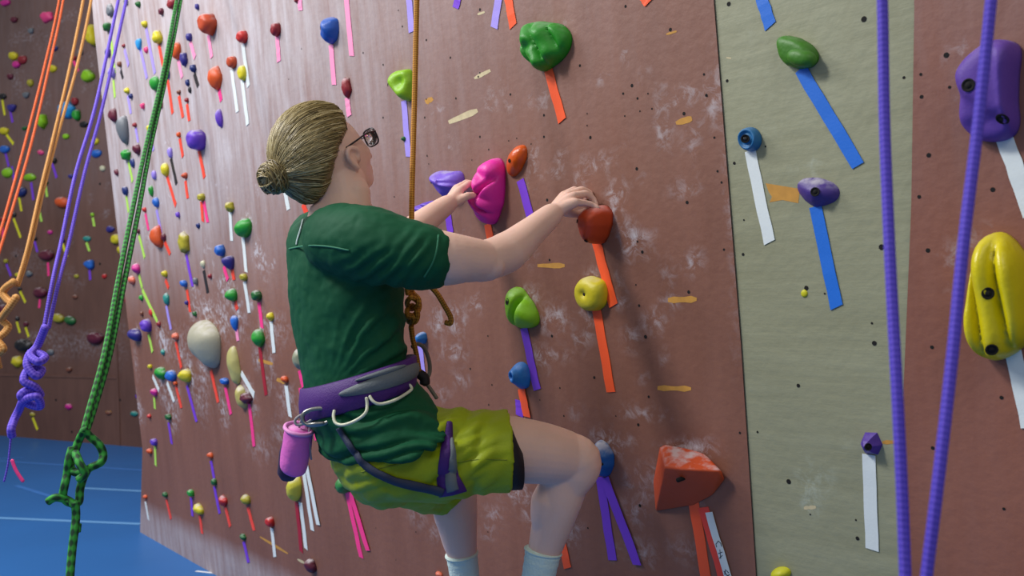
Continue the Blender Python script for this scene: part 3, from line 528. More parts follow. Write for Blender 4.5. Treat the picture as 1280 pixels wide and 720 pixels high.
# small holds on main wall: x,y,w,h,colour, tapes [(x0,y0,x1,y1,col)]
SM = [(137,12,8,16,'grey',[]),(133,33,9,11,'darkgreen',[]),(180,30,7,9,'yellow',[(183,36,194,92,'lavender')]),(154,57,5,5,'darkred',[(156,62,161,82,'lavender')]),(173,54,7,15,'cyan',[(176,62,184,98,'lavender')]),
 (182,62,5,9,'pink',[]),(196,46,11,17,'yellow',[(199,56,204,82,'red')]),(219,62,12,22,'orange',[(223,75,228,97,'palepink')]),(192,103,11,20,'green',[]),(215,4,12,14,'darkred',[]),(236,46,7,10,'indigo',[(238,52,244,72,'palepink')]),
 (229,73,9,17,'indigo',[]),(241,85,7,10,'darkblue',[(243,92,248,108,'black')]),(234,103,5,9,'darkblue',[]),(237,112,4,8,'black',[]),(209,92,6,12,'indigo',[(210,100,216,142,'red')]),(223,115,5,6,'brown',[(224,120,229,147,'red')]),
 (233,125,5,6,'darkred',[(234,130,237,151,'red')]),(258,29,20,26,'rust',[(261,44,265,72,'palepink')]),(267,96,17,30,'orange',[(274,112,277,126,'pink')]),(302,45,13,15,'red',[(304,55,311,108,'white')]),(289,77,11,17,'rust',[(290,87,297,140,'white')]),
 (302,90,11,20,'yellow',[(303,100,310,156,'white')]),(344,36,12,16,'darkred',[(347,45,349,77,'palepink')]),(273,147,8,24,'purple',[]),(244,174,21,26,'purple',[(249,188,256,222,'red')]),(140,143,10,18,'maroon',[]),(152,160,14,36,'grey',[]),
 (158,113,6,8,'yellow',[(160,120,164,142,'lavender')]),(149,80,5,7,'brown',[(151,88,154,98,'black')]),(139,90,9,12,'lavender',[(139,47,144,92,'lime')]),(134,65,7,12,'indigo',[(142,100,144,122,'lime')]),(168,156,5,6,'darkred',[(170,160,173,178,'lavender')]),(355,148,4,4,'orange',[]),
 (157,2,5,8,'grey',[]),(370,0,6,6,'darkred',[(375,0,376,13,'palepink')]),(432,108,12,26,'darkred',[(434,122,437,145,'palepink')]),
 (156,193,16,14,'green',[(161,202,166,227,'lime')]),(165,203,6,12,'darkblue',[]),(170,186,9,14,'maroon',[]),(156,238,7,12,'darkblue',[(158,245,161,265,'lime')]),(205,211,10,18,'yellow',[(209,220,220,257,'red')]),(192,218,6,12,'lavender',[]),
 (188,238,6,15,'green',[]),(194,252,8,14,'blue',[(196,262,202,292,'lavender')]),(230,219,7,9,'rust',[(232,226,235,248,'red')]),(212,190,6,14,'lavender',[(214,198,221,230,'black')]),(251,246,9,10,'olive',[(252,252,254,277,'red'),(255,252,260,278,'pink')]),
 (286,258,11,13,'olive',[(288,265,290,301,'white')]),(302,284,22,23,'green',[(304,296,308,340,'white')]),(172,289,5,6,'maroon',[(174,294,181,322,'lime')]),(194,295,16,28,'orange',[]),(229,302,13,26,'olive',[(233,318,241,358,'purple')]),
 (204,296,6,10,'maroon',[(206,302,213,318,'red')]),(274,312,12,15,'blue',[]),(284,327,15,18,'indigo',[(280,333,285,350,'pink'),(290,335,293,350,'red')]),(169,335,11,12,'magenta',[(174,344,178,360,'lime')]),(164,350,8,12,'salmon',[]),
 (205,342,7,9,'yellow',[(207,350,211,360,'red')]),(253,330,6,10,'cream',[(255,338,260,366,'black')]),(304,346,9,10,'olive',[(306,352,312,391,'white')]),(229,354,8,10,'blue',[]),(244,351,6,9,'grey',[]),(233,378,5,6,'indigo',[(234,362,238,390,'red')]),
 (288,368,14,17,'green',[(294,377,297,387,'red')]),(320,369,12,14,'darkgreen',[(324,378,328,410,'pink')]),(337,395,9,11,'yellow',[(339,402,343,441,'white')]),(292,402,10,20,'blue',[(296,412,298,426,'palepink')]),(321,421,16,23,'green',[(325,434,333,494,'darkred')]),
 (207,373,8,16,'teal',[(208,382,214,412,'lavender')]),(218,420,10,10,'salmon',[(220,427,227,460,'red')]),(182,406,12,16,'purple',[(186,418,191,440,'lime')]),(167,418,15,18,'indigo',[]),(188,390,5,10,'red',[]),(177,392,4,6,'brown',[(178,362,197,402,'lime')]),
 (199,466,22,16,'green',[(191,470,199,488,'white')]),(187,458,8,6,'yellow',[]),(213,469,13,14,'blue',[(209,478,218,502,'white')]),(230,469,15,18,'yellow',[(234,482,246,527,'purple')]),(219,479,5,6,'orange',[(220,482,227,510,'red')]),(192,490,8,10,'magenta',[(193,497,194,511,'lime')]),
 (280,476,12,10,'blue',[(282,484,289,518,'pink')]),(307,497,15,14,'maroon',[(312,505,318,558,'pink')]),(355,474,9,10,'orange',[(358,482,363,521,'white')]),(210,521,8,8,'darkgreen',[(211,528,215,555,'purple')]),
 (192,552,9,9,'purple',[(194,558,195,582,'lime')]),(186,564,7,8,'orange',[]),(262,569,8,8,'orange',[(264,576,268,598,'purple')]),(267,602,8,8,'darkgreen',[(268,608,275,642,'purple')]),(206,618,8,7,'darkgreen',[(208,624,214,649,'red')]),(238,616,8,9,'green',[(239,622,241,645,'purple')]),
 (247,636,13,13,'yellow',[(250,645,253,667,'red')]),(181,621,7,6,'orange',[(182,627,186,650,'white')]),(278,626,10,14,'red',[(282,634,288,658,'red')]),(306,624,12,13,'olive',[(310,634,318,663,'red')]),(303,671,8,8,'darkgreen',[(305,677,311,703,'purple')]),
 (337,652,10,13,'red',[(340,660,344,696,'white')]),(387,707,14,18,'maroon',[]),(354,582,9,12,'orange',[]),(504,173,6,7,'darkgreen',[]),(548,718,10,8,'salmon',[])]
# extra scattered small ones of the dense left corner
SM += [(163,120,5,7,'darkblue',[]),(172,5,6,8,'darkgreen',[]),(201,14,6,9,'maroon',[]),(246,8,5,8,'indigo',[]),(178,132,5,8,'pink',[]),(200,130,6,9,'darkred',[]),(186,160,6,9,'yellow',[(188,166,192,188,'lavender')]),(223,168,5,7,'orange',[(225,173,229,196,'red')]),
 (145,215,5,9,'maroon',[]),(180,262,5,7,'red',[(182,267,186,288,'pink')]),(222,268,5,7,'purple',[]),(247,282,5,8,'darkblue',[]),(176,372,5,8,'green',[]),(198,405,5,8,'darkred',[]),(243,392,5,7,'darkgreen',[]),(203,440,5,8,'teal',[]),(186,520,5,6,'red',[]),(262,345,5,7,'darkred',[])]
def small_hold(fr, x, y, w_, h_, col, back=False, seed=0):
    A, Bv, Cx, Cy = [abs(t) for t in scales(fr, x, y)]
    hm = h_/Bv
    wm = min(max(hm*.9, 0), w_/A); dep = (w_-.75*wm*A)/(Cx*.85) if not back else hm*.5
    dep = min(max(dep, hm*.3), hm*.62); 
    wm = max(hm*.55, min(1.7*hm, (w_-dep*Cx*.5)/A)) if not back else w_/A
    rr = random.Random(seed*31+int(x)*7+int(y)); kind = rr.randrange(4)
    c = fr.sv(x, y, dep*.42); segs, rings = 16, 7; V = []; F = []
    lob = rr.uniform(0, 6.28); am = rr.uniform(.02, .16); nl = rr.choice((2, 3, 5))
    pr = rr.choice(((2.2, .6), (3, .45), (2.0, .65), (4, .5)))
    skx, sky = rr.uniform(-.2, .2), rr.uniform(-.1, .35)
    V.append((skx*wm*.5, sky*hm*.5, dep))
    for j in range(1, rings+1):
        r = j/rings
        for i in range(segs):
            a = 2*math.pi*i/segs; R = 1+am*math.cos(nl*a+lob)-.12*math.sin(a)
            off = 1-r; zz = dep*max(0, 1-r**pr[0])**pr[1]*(1+.12*noise.noise(Vector((math.cos(a)*r*2+seed, math.sin(a)*r*2, x))))
            V.append((R*r*math.cos(a)*wm/2+skx*wm*.5*off, R*r*math.sin(a)*hm/2+sky*hm*.5*off, zz if j < rings else 0))
    for i in range(segs): F.append((0, 1+i, 1+(i+1) % segs))
    for j in range(rings-1):
        for i in range(segs): i2 = (i+1) % segs; F.append((1+j*segs+i, 1+(j+1)*segs+i, 1+(j+1)*segs+i2, 1+j*segs+i2))
    F.append(tuple(1+(rings-1)*segs+i for i in range(segs-1, -1, -1)))
    return mesh_obj('climbing_hold', V, F, mat('hold_'+col, COL[col], .5, chalk=.75, bump=.1, bscale=60), matrix=fr.M @ Matrix.Translation((c[0], c[1], 0)))
HR = []; TR = []
for i, (x, y, w_, h_, col, tp) in enumerate(SM):
    o = small_hold(W, x, y, w_, h_, col, seed=i); tag(o, None, 'climbing hold', 'small climbing holds on the main wall')
    r = dict(x=x, y=y, w=w_, h=h_, cw=HW[col], o=o, wall='m', tcs=[t[4] for t in tp]); HR.append(r)
    for t in tp: TR.append((tape(W, *t[:4], t[4]), t[4], r))
# back wall holds
BH = [(57,20,15,14,'pink',[]),(17,24,8,8,'maroon',[]),(6,3,12,8,'magenta',[]),(15,69,10,12,'yellow',[]),(20,80,9,9,'magenta',[]),(27,74,12,10,'darkred',[]),(65,85,9,10,'yellow',[]),(109,94,14,16,'lime',[]),(115,43,12,28,'yellow',[]),
 (80,136,20,22,'cyan',[]),(93,126,8,10,'darkred',[]),(95,143,8,14,'green',[]),(52,150,9,18,'lime',[]),(37,103,7,10,'olive',[]),(14,134,10,10,'indigo',[(13,139,16,153,'purple')]),(92,72,6,6,'darkred',[(92,76,98,89,'pink')]),(3,120,8,8,'black',[(3,125,6,144,'yellow')]),
 (4,163,11,10,'yellow',[(8,168,17,180,'yellow')]),(118,176,10,9,'yellow',[]),(5,186,12,10,'blue',[(7,191,11,208,'purple')]),(8,215,14,12,'lime',[(15,208,18,226,'purple')]),(36,221,15,10,'lime',[(39,228,42,250,'purple')]),(26,239,11,13,'darkblue',[(24,247,27,264,'yellow')]),
 (67,200,6,8,'black',[(65,204,71,222,'purple')]),(57,228,5,6,'darkgreen',[(57,232,59,246,'lime')]),(76,252,16,16,'orange',[]),(119,191,13,11,'blue',[]),(49,258,5,6,'darkgreen',[(49,262,52,277,'lime')]),(17,268,5,6,'black',[(17,273,26,297,'yellow')]),
 (3,274,8,7,'darkred',[(3,280,4,300,'pink')]),(115,268,5,5,'lime',[(116,272,118,283,'lime')]),(108,298,9,8,'teal',[(108,303,112,314,'lime')]),(111,330,12,12,'blue',[(112,337,113,350,'purple')]),(137,286,10,9,'indigo',[]),(144,298,13,12,'yellow',[]),(150,312,8,12,'yellow',[]),
 (57,318,18,14,'maroon',[(60,328,61,345,'pink')]),(43,298,5,6,'black',[(43,301,47,315,'purple')]),(7,326,5,6,'olive',[(8,330,14,345,'purple')]),(150,283,6,8,'red',[]),(78,301,5,5,'black',[(78,304,84,321,'yellow')]),(49,365,16,14,'maroon',[(50,374,49,385,'pink')]),
 (24,361,5,5,'black',[(25,364,32,378,'yellow')]),(3,386,8,14,'maroon',[]),(72,397,14,12,'olive',[]),(86,400,14,12,'darkgreen',[]),(118,422,19,16,'maroon',[]),(28,431,21,16,'black',[]),(20,451,12,15,'yellow',[]),(21,398,5,6,'black',[(21,402,25,416,'yellow')]),
 (32,405,6,6,'maroon',[(32,409,36,421,'yellow')]),(160,375,10,10,'darkred',[(162,383,164,398,'purple')]),(173,495,7,8,'purple',[]),(167,517,10,7,'teal',[]),(85,508,8,8,'magenta',[]),(135,516,7,5,'brown',[]),(86,462,6,7,'brown',[]),(40,518,6,6,'olive',[(41,522,47,537,'yellow')]),
 (36,342,7,8,'grey',[]),(93,371,7,6,'brown',[]),(130,345,6,6,'red',[]),(50,190,8,7,'pink',[]),(30,160,6,6,'darkgreen',[]),(68,60,7,7,'darkblue',[]),(38,38,7,7,'grey',[]),(128,210,7,7,'cream',[]),(82,170,8,7,'lime',[]),(104,155,10,8,'black',[]),(32,118,8,8,'grey',[]),
 (100,65,6,8,'grey',[]),(12,95,7,8,'maroon',[]),(88,220,6,6,'indigo',[]),(95,345,6,6,'olive',[]),(62,290,6,6,'magenta',[]),(22,343,6,6,'yellow',[]),(130,445,8,6,'grey',[]),(62,440,9,8,'grey',[])]
for i, (x, y, w_, h_, col, tp) in enumerate(BH):
    o = small_hold(BW, x, y, w_, h_, col, back=True, seed=500+i); tag(o, None, 'climbing hold', 'climbing holds on the dark far wall')
    r = dict(x=x, y=y, w=w_, h=h_, cw=HW[col], o=o, wall='b', tcs=[t[4] for t in tp]); HR.append(r)
    for t in tp: TR.append((tape(BW, *t[:4], t[4], width=.032), t[4], r))
# labels for small holds from their look and neighbours
def direction(a, b):
    dx, dy = a['x']-b['x'], a['y']-b['y']
    if abs(dx) > abs(dy): return 'right of' if dx > 0 else 'left of'
    return 'below' if dy > 0 else 'above'
seen = set(h['label'] for h in HOLDS)
for r in HR:
    pool = [q for q in HR if q is not r and q['wall'] == r['wall']]+[dict(x=h['x'], y=h['y'], cw=h['short'], big=1, wall='m') for h in HOLDS if r['wall'] == 'm']
    pool.sort(key=lambda q: math.hypot(q['x']-r['x'], q['y']-r['y']))
    size = 'tiny' if r['w']*r['h'] < 50 else ('small' if r['w']*r['h'] < 170 else 'mid-sized')
    tp = (' with '+HW[r['tcs'][0]]+' tape') if r['tcs'] else ''
    base = f"{size} {r['cw']} hold{tp}"; wl = ', far wall' if r['wall'] == 'b' else ''
    done = False
    for ia in range(6):
        for ib in range(ia+1, 9):
            a, b = pool[ia], pool[ib]; da, db = direction(r, a), direction(r, b)
            if da == db or a['cw'] == b['cw']: continue
            def nm(q): return ('the '+q['cw']) if q.get('big') else (('an ' if q['cw'][0] in 'aeiou' else 'a ')+q['cw']+' one')
            L = f"{base}, {da} {nm(a)} and {db} {nm(b)}{wl}"
            if len(L.split()) > 16: L = L.replace('mid-sized ', '')
            if len(L.split()) > 16: L = L.replace(tp, '')
            if len(L.split()) > 16: L = L.replace(', far wall', '')
            if L not in seen and len(L.split()) <= 16: done = True; break
        if done: break
    seen.add(L); r['o']['label'] = L
    r['ref'] = f"{size} {r['cw']} hold {da} {nm(a)}, {db} {nm(b)}"
for (o, c, r) in TR:
    L = f"{HW.get(c, c)} tape under {r['ref']}"
    ws = L.split()
    if len(ws) > 16: L = L.replace(' one', '').replace('under ', 'below ')
    if L in seen: L = L.replace(' tape ', ' strip of tape ')
    seen.add(L); tag(o, ' '.join(L.split()[:16]), 'tape', 'coloured route tapes on the main wall' if r['wall'] == 'm' else 'coloured route tapes on the far wall')
# tapes around the big holds
k2 = -.0035
BT = [(685,84,703,151,'orange','bright orange tape below the large green crinkled hold'),(651,225,666,282,'purple','purple tape below the orange lens hold'),(610,280,614,300,'orange','short orange tape end below the big pink hold'),
 (559,262,564,292,'purple','purple tape between the far forearm and near upper arm'),(505,126,511,196,'lavender','lavender tape below the lime scooped hold'),(511,-10,515,40,'lavender','lavender tape hanging from the top edge left of the gold rope'),
 (575,-10,570,10,'purple','stub of purple tape at the top edge right of the gold rope'),(625,-8,618,35,'lavender','lavender tape slanting left at the top edge left of an orange one'),(634,-10,642,33,'orange','orange tape end at the top edge beside the large green hold'),(804,-8,812,3,'orange','tiny orange tape end at the top edge of the bare red wall'),
 (745,300,767,382,'orange','bright orange tape below the hold gripped by the right hand'),(746,388,764,490,'orange','long orange tape below the round yellow hold'),(655,410,672,487,'purple','purple tape below the lime two-lobed hold'),(652,486,659,521,'orange','orange tape below the blue donut hold'),
 (649,500,650,520,'purple','short purple tape stub left of the orange tape above the thigh'),(750,596,766,700,'purple','left purple tape of the pair under the blue knee hold'),(756,597,797,706,'purple','right slanting purple tape of the pair under the blue knee hold'),(703,676,710,710,'orange','orange tape right of the near sock'),
 (867,626,885,735,'orange','wide orange tape below the orange wedge hold'),(434,615,452,697,'pink','left hot pink tape of the pair below the shorts'),(438,615,460,688,'pink','right hot pink tape of the pair below the shorts'),(525,430,530,475,'lavender','lavender tape behind the harness tie-in loop'),
 (376,485,382,530,'pink','pink tape behind the back of the harness'),(393,520,396,550,'pink','short pink tape between the shirt tail and the carabiner'),(414,56,418,106,'palepink','pale pink tape below the blue oval hold'),(433,-5,440,70,'palepink','long pale pink tape from the top edge right of the blue oval hold'),
 (264,463,273,503,'red','red tape below the big grey boulder hold'),(302,466,318,494,'white','white slanting tape right of the long pale olive hold'),(375,463,380,486,'pink','pink tape below the grey green hold'),
 (371,628,377,690,'darkred','dark red tape below the chalky yellow hold'),(376,628,383,686,'white','white tape below the chalky yellow hold'),(379,583,391,663,'white','left white tape of the pair hanging under the chalk bag'),(383,580,398,656,'white','right white tape of the pair hanging under the chalk bag'),
 (355,232,361,262,'white','short white tape behind the hair bun'),(379,255,384,268,'red','tiny red tape showing above the left shoulder')]
for (x0, y0, x1, y1, c, L) in BT: tag(tape(W, x0, y0, x1, y1, c, k=.0026 if L.startswith(('right', 'orange tape below the blue')) else 0), L, 'tape', 'route tapes on the main wall near the climber')
CT = [(951,-8,963,33,'blue','blue tape end at the top of the cream strip'),(1001,86,1073,207,'blue','long slanting blue tape below the green leaf hold'),(938,188,962,303,'white','white tape below the light blue knob hold'),(1020,258,1046,384,'blue','blue tape below the purple diamond hold'),(1086,568,1091,687,'white','white tape below the purple faceted hold')]
for (x0, y0, x1, y1, c, L) in CT: tag(tape(W, x0, y0, x1, y1, c, width=.026, k=k2), L, 'tape', 'route tapes on the cream strip')
tag(tape(W, 1256, 172, 1290, 268, 'white', width=.026), 'white tape below the huge purple boxy hold', 'tape', 'white route tapes on the rust panel')
tag(tape(W, 1266, 436, 1288, 535, 'white', width=.026), 'white tape below the huge yellow ribbed hold', 'tape', 'white route tapes on the rust panel')
rt = tape(W, 879, 634, 909, 735, 'red'); tag(rt, 'red tape mostly covered by the white lettered tape', 'tape')
# lettered white tape
wt = tape(W, 886, 640, 915, 735, 'white', width=.020, k=.0016); tag(wt, 'white tape with handwritten black marks on the red wall', 'tape')
def ink(lines, fr, k, r=.0011, parent=None):
    mb = MB()
    for ln in lines:
        pp = [fr.w(*fr.sv(x, y, k), k) for x, y in ln]; mb.tube(pp, r, seg=5)
    iv = parent.matrix_world.inverted(); V = [iv @ v for v in mb.V]
    o = mesh_obj('handwriting', V, mb.F, mat('black_marker_ink', (40, 58, 62), .6, bump=0)); o.parent = parent; return o
bpy.context.view_layer.update()
ink([[(896,684),(895,680),(898,676),(901,679),(902,683)],[(898,692),(903,690)],[(900,687),(901,698)],[(899,698),(903,694)],[(906,718),(907,712),(911,716)],[(905,714),(911,722)],[(908,721),(912,718)]], W, .0036, parent=wt)
# ------------------------------------------------------------------ ropes
M_gold = rope_mat('gold_rope_sheath', (150, 92, 18), (206, 146, 44), 90)
M_violet = rope_mat('violet_rope_sheath', (74, 58, 178), (98, 76, 200), 80)
M_violet2 = rope_mat('purple_rope_sheath', (80, 58, 190), (128, 100, 220), 60)
M_green = rope_mat('green_rope_sheath', (8, 58, 28), (52, 160, 56), 26, 2.0)
M_orange = rope_mat('orange_rope_sheath', (196, 70, 24), (226, 110, 50), 60)
M_tan = rope_mat('tan_rope_sheath', (170, 110, 40), (214, 160, 90), 60)
def rope(name, label, parts, m, loc, group='climbing ropes'):
    e = empty(name, loc); tag(e, label, 'rope', group)
    for nm, pts, r in parts:
        MB().tube(smooth_path([P(*p) for p in pts], 10), r, seg=12).build(nm, m, e)
    return e
rope('climbing_rope', 'near violet rope doubled in two strands across the cream and rust panels',
    [('rope_strand', [(1099,-60,.95),(1103,0,.95),(1106,160,.94),(1113,330,.92),(1121,480,.90),(1127,600,.89),(1132,730,.88),(1134,800,.87)], .0058), ('rope_strand', [(1244,-60,.90),(1239,0,.90),(1222,160,.90),(1205,300,.89),(1190,450,.88),(1173,600,.87),(1157,730,.87),(1150,800,.86)], .0058)], M_violet, P(1130, 800, .88))
rope('climbing_rope', 'orange double rope leftmost in the picture',
    [('rope_strand', [(87,-80,5.0),(79,0,4.8),(60,90,4.5),(39,180,4.2),(16,260,3.9),(-4,325,3.7)], .006), ('rope_strand', [(83,-80,5.05),(74,0,4.85),(54,90,4.55),(31,180,4.25),(9,260,3.95),(-10,325,3.75)], .006)], M_orange, P(0, 325, 3.7))
kn = [(18,352),(7,360),(4,368),(14,378),(20,372),(12,384),(6,392),(2,400),(10,408),(6,416),(-3,425),(4,436),(-4,445),(-2,460)]
rope('climbing_rope', 'tan gold double rope ending in a twisted knot at the left edge',
    [('rope_strand', [(112,-60,4.4),(104,0,4.2),(86,90,4.0),(67,170,3.8),(50,240,3.6),(34,310,3.4),(20,358,3.3)], .0065), ('rope_strand', [(122,-60,4.42),(114,0,4.22),(97,80,4.02),(72,170,3.82),(54,240,3.62),(38,310,3.42),(23,358,3.32)], .0065),
     ('rope_knot', [(a, b, 3.28+.02*math.sin(i)) for i, (a, b) in enumerate(kn)], .014)], M_tan, P(0, 460, 3.3))
kp = [(57,408),(47,432),(38,444),(48,452),(56,446),(40,440),(34,456),(45,470),(52,462),(36,462),(30,476),(44,484),(50,494),(36,488),(26,494),(34,504),(50,508),(46,496),(30,500),(24,512),(18,524),(14,536),(15,545)]
rope('climbing_rope', 'purple double rope with a lumpy knot above the blue mats',
    [('rope_strand', [(162,-60,3.7),(148,0,3.6),(120,130,3.3),(95,215,3.1),(77,300,2.95),(66,350,2.85),(55,410,2.8)], .0062), ('rope_strand', [(171,-60,3.72),(158,0,3.62),(129,130,3.32),(106,215,3.12),(87,300,2.97),(74,350,2.87),(61,410,2.82)], .0062),
     ('rope_knot', [(a, b, 2.78+.02*math.sin(i*1.7)) for i, (a, b) in enumerate(kp)], .0125), ('rope_tail', [(19,522,2.78),(14,545,2.78),(10,580,2.78),(5,602,2.78)], .003)], M_violet2, P(10, 602, 2.78))
tb = MB().tube(smooth_path([P(15, 575, 2.75), P(20, 588, 2.75), P(29, 602, 2.75)], 6), .006, seg=8, flat=((0, 1, 0), .3)); o = tb.build('marker_ribbon', mat('pink_ribbon', (236, 60, 130), .6), origin=P(15, 575, 2.75)); tag(o, 'small hot pink ribbon at the end of the purple rope above the mats', 'ribbon')
rope('climbing_rope', 'green braided rope ending in an open knot over the blue mats',
    [('rope_strand', [(232,-60,3.4),(221,0,3.2),(204,90,2.9),(182,185,2.6),(165,265,2.35),(148,350,2.12),(131,440,1.9),(112,510,1.78),(104,540,1.74)], .0062), ('rope_strand', [(236,-60,3.42),(226,0,3.22),(209,90,2.92),(188,185,2.62),(173,265,2.37),(156,350,2.14),(138,440,1.92),(118,510,1.8),(108,540,1.75)], .0062),
     ('rope_knot', [(104,536,1.74),(112,545,1.75),(124,556,1.75),(129,568,1.75),(126,578,1.74),(114,584,1.73),(104,590,1.72),(93,590,1.72),(88,582,1.73),(92,570,1.74),(98,552,1.75),(105,538,1.74)], .0078),
     ('rope_knot', [(90,560,1.73),(86,575,1.72),(84,592,1.72),(81,606,1.71),(79,620,1.71),(86,628,1.71),(98,628,1.72),(100,612,1.73),(104,598,1.74),(110,586,1.74)], .0078),
     ('rope_knot', [(60,627,1.70),(70,622,1.70),(84,625,1.71),(94,632,1.71)], .0078),
     ('rope_knot', [(94,566,1.72),(100,580,1.70),(106,592,1.70),(98,600,1.70)], .0078),
     ('rope_tail', [(94,628,1.71),(95,645,1.71),(93,665,1.70),(90,690,1.69),(87,730,1.67),(85,790,1.65)], .0078),
     ('rope_tail', [(98,655,1.71),(97,665,1.71)], .006)], M_green, P(88, 790, 1.65))
# ------------------------------------------------------------------ climber
skin = mat('skin', (232, 192, 174), .5, bump=.06, bscale=140, vary=.10, nscale=14)
skin.node_tree.nodes['Principled BSDF'].inputs['Subsurface Weight'].default_value = .12
skin.node_tree.nodes['Principled BSDF'].inputs['Subsurface Radius'].default_value = (.02, .008, .004)
PO = P(470, 560, 1.98); person = empty('person', PO)
tag(person, 'climber in green tee and olive shorts gripping holds on the wall, hair in a bun', 'person')
FA = Vector((.76, .65, 0)).normalized(); LA = Vector((.65, -.76, 0)).normalized(); UP = Vector((0, 0, 1))   # facing, right-hand side
body = MB()
def limb(pts, rads, **k):
    k.setdefault('seg', 28)
    capsule_path(body, [P(*p) if len(p) == 3 and p[1] > 3.2 else Vector(p) for p in pts], rads, **k)
# right (near) arm
limb([(440,302,1.83),(500,314,1.80),(560,322,1.81),(604,326,1.86)], [.068,.062,.053,.043])
limb([(520,320,1.80),(560,326,1.81),(585,328,1.83)], [.046,.052,.040])
limb([(606,326,1.865),(634,315,1.92),(664,290,1.98),(690,268,2.04)], [.043,.045,.034,.0265])
limb([(610,318,1.875),(640,304,1.93),(668,284,1.99)], [.030,.032,.022])
limb([(612,331,1.86),(598,333,1.85)], [.034,.034])
# right hand
WR = (692, 266, 2.045)
MCP = [(705,244,2.115),(711,243,2.095),(717,245,2.072),(719,253,2.050)]
for q in MCP: limb([WR, ((WR[0]+q[0])/2, (WR[1]+q[1])/2-1, (WR[2]+q[2])/2), q], [.020,.0145,.0115], seg=10)
limb([(698,263,2.055),(712,256,2.075)], [.017,.013], seg=10)
limb([(694,262,2.06),(708,252,2.09)], [.017,.013], seg=10)
FING = [[(705,244,2.115),(718,237,2.135),(727,241,2.142),(731,250,2.135)], [(711,243,2.095),(727,237,2.115),(737,241,2.125),(741,250,2.118)],
        [(717,245,2.072),(732,242,2.092),(741,248,2.100),(745,256,2.095)], [(719,253,2.050),(731,254,2.066),(740,256,2.075),(747,260,2.074)]]
for i, f in enumerate(FING):
    body.add([], []); limb([f[0], f[1]], [.0105,.0092] if i < 3 else [.0100,.0085], n=2, seg=10); limb([f[1], f[2]], [.0092,.0082] if i < 3 else [.0085,.0076], n=2, seg=10); limb([f[2], f[3]], [.0082,.0070] if i < 3 else [.0076,.0066], n=2, seg=10)
for a, b, r1, r2 in [((698,262,2.07),(710,266,2.095),.013,.0115),((710,266,2.095),(722,268,2.115),.0110,.0095),((722,268,2.115),(731,264,2.12),.0095,.0080)]: limb([a, b], [r1, r2], n=2, seg=10)
# left (far) arm
limb([(396,303,2.12),(425,318,2.16),(462,332,2.19)], [.062,.052,.042])
limb([(462,332,2.19),(498,304,2.23),(530,277,2.28),(560,255,2.34)], [.042,.044,.034,.025])
WL = (562, 253, 2.34); ML = [(576,237,2.375),(573,235,2.40),(571,235,2.425),(569,238,2.445)]
for q in ML: limb([WL, ((WL[0]+q[0])/2, (WL[1]+q[1])/2, (WL[2]+q[2])/2), q], [.019,.0145,.0115], seg=10)
FL = [[(576,237,2.375),(586,229,2.39),(594,230,2.40),(602,235,2.405)], [(573,235,2.40),(583,228,2.42),(590,229,2.43),(597,234,2.435)], [(571,235,2.425),(580,230,2.445),(586,232,2.455),(592,236,2.46)], [(569,238,2.445),(577,235,2.46),(583,236,2.47),(588,240,2.475)]]
for f in FL: limb([f[0], f[1]], [.0105,.0092], n=2, seg=10); limb([f[1], f[2]], [.0092,.0082], n=2, seg=10); limb([f[2], f[3]], [.0082,.0070], n=2, seg=10)
for a, b, r1, r2 in [((564,254,2.345),(575,250,2.350),.016,.0135),((575,250,2.350),(584,245,2.355),.0125,.0108),((584,245,2.355),(592,244,2.37),.0108,.0090)]: limb([a, b], [r1, r2], n=2, seg=10)
# torso and pelvis core (inside the clothes)
limb([(428,285,1.98),(432,360,1.98),(444,450,1.98),(474,556,1.98)], [.085,.105,.090,.085], n=6)
limb([(432,306,1.84),(405,302,2.10)], [.06,.06])
# legs
limb([(490,572,1.95),(560,566,1.95),(620,561,1.975),(675,566,2.01),(712,573,2.045)], [.075,.080,.077,.070,.060])
limb([(700,566,2.03),(722,576,2.04),(716,596,2.04)], [.052,.056,.050])
limb([(714,578,2.05),(700,622,2.05),(690,655,2.06),(678,700,2.07),(668,760,2.08),(664,790,2.09)], [.056,.053,.048,.036,.031,.033])
limb([(700,596,2.05),(686,628,2.045),(680,655,2.05)], [.035,.042,.030])
limb([(474,570,2.10),(520,588,2.20),(566,612,2.30)], [.080,.074,.061])
limb([(568,606,2.30),(570,640,2.30),(574,672,2.31),(579,700,2.32),(586,760,2.34),(590,800,2.35)], [.058,.056,.047,.037,.031,.033])
limb([(562,628,2.295),(564,650,2.295)], [.048,.042])
# neck
HC = P(410, 201, 1.985); HS = 1.07
limb([(430,275,1.965),(430,250,1.97),(424,226,1.98)], [.070,.058,.058])
limb([(446,262,1.95),(444,240,1.955)], [.032,.034]); 
# head --------------------------------------------------------------
HF = Vector((.60, .69, .40)).normalized(); HU = (Vector((-.34, -.12, .93))); HU = (HU-HF*HU.dot(HF)).normalized(); HRt = HF.cross(HU).normalized()
HM = Matrix((HRt, HF, HU)).transposed()   # columns right, forward, up
def hw(x, y, z): return HC + HM @ (Vector((x, y, z))*HS)
def skull(q, grow=0.0):
    x, y, z = q
    r = 1/math.sqrt((x/.074)**2+(y/(.092 if y > 0 else .100))**2+(z/(.108 if z > 0 else .095))**2)
    p = Vector(q)*r
    if p.z < 0:      # jaw taper
        t = min(1, -p.z/.10); p.x *= 1-.28*t; 
        if p.y < 0: p.y *= 1-.35*t
        else: p.y = p.y*(1+.05*t)
    return p
def gs(p, c, r): return math.exp(-((p.x-c[0])**2+(p.y-c[1])**2+(p.z-c[2])**2)/(r*r))
V = []; F = []; seg, rings = 96, 72
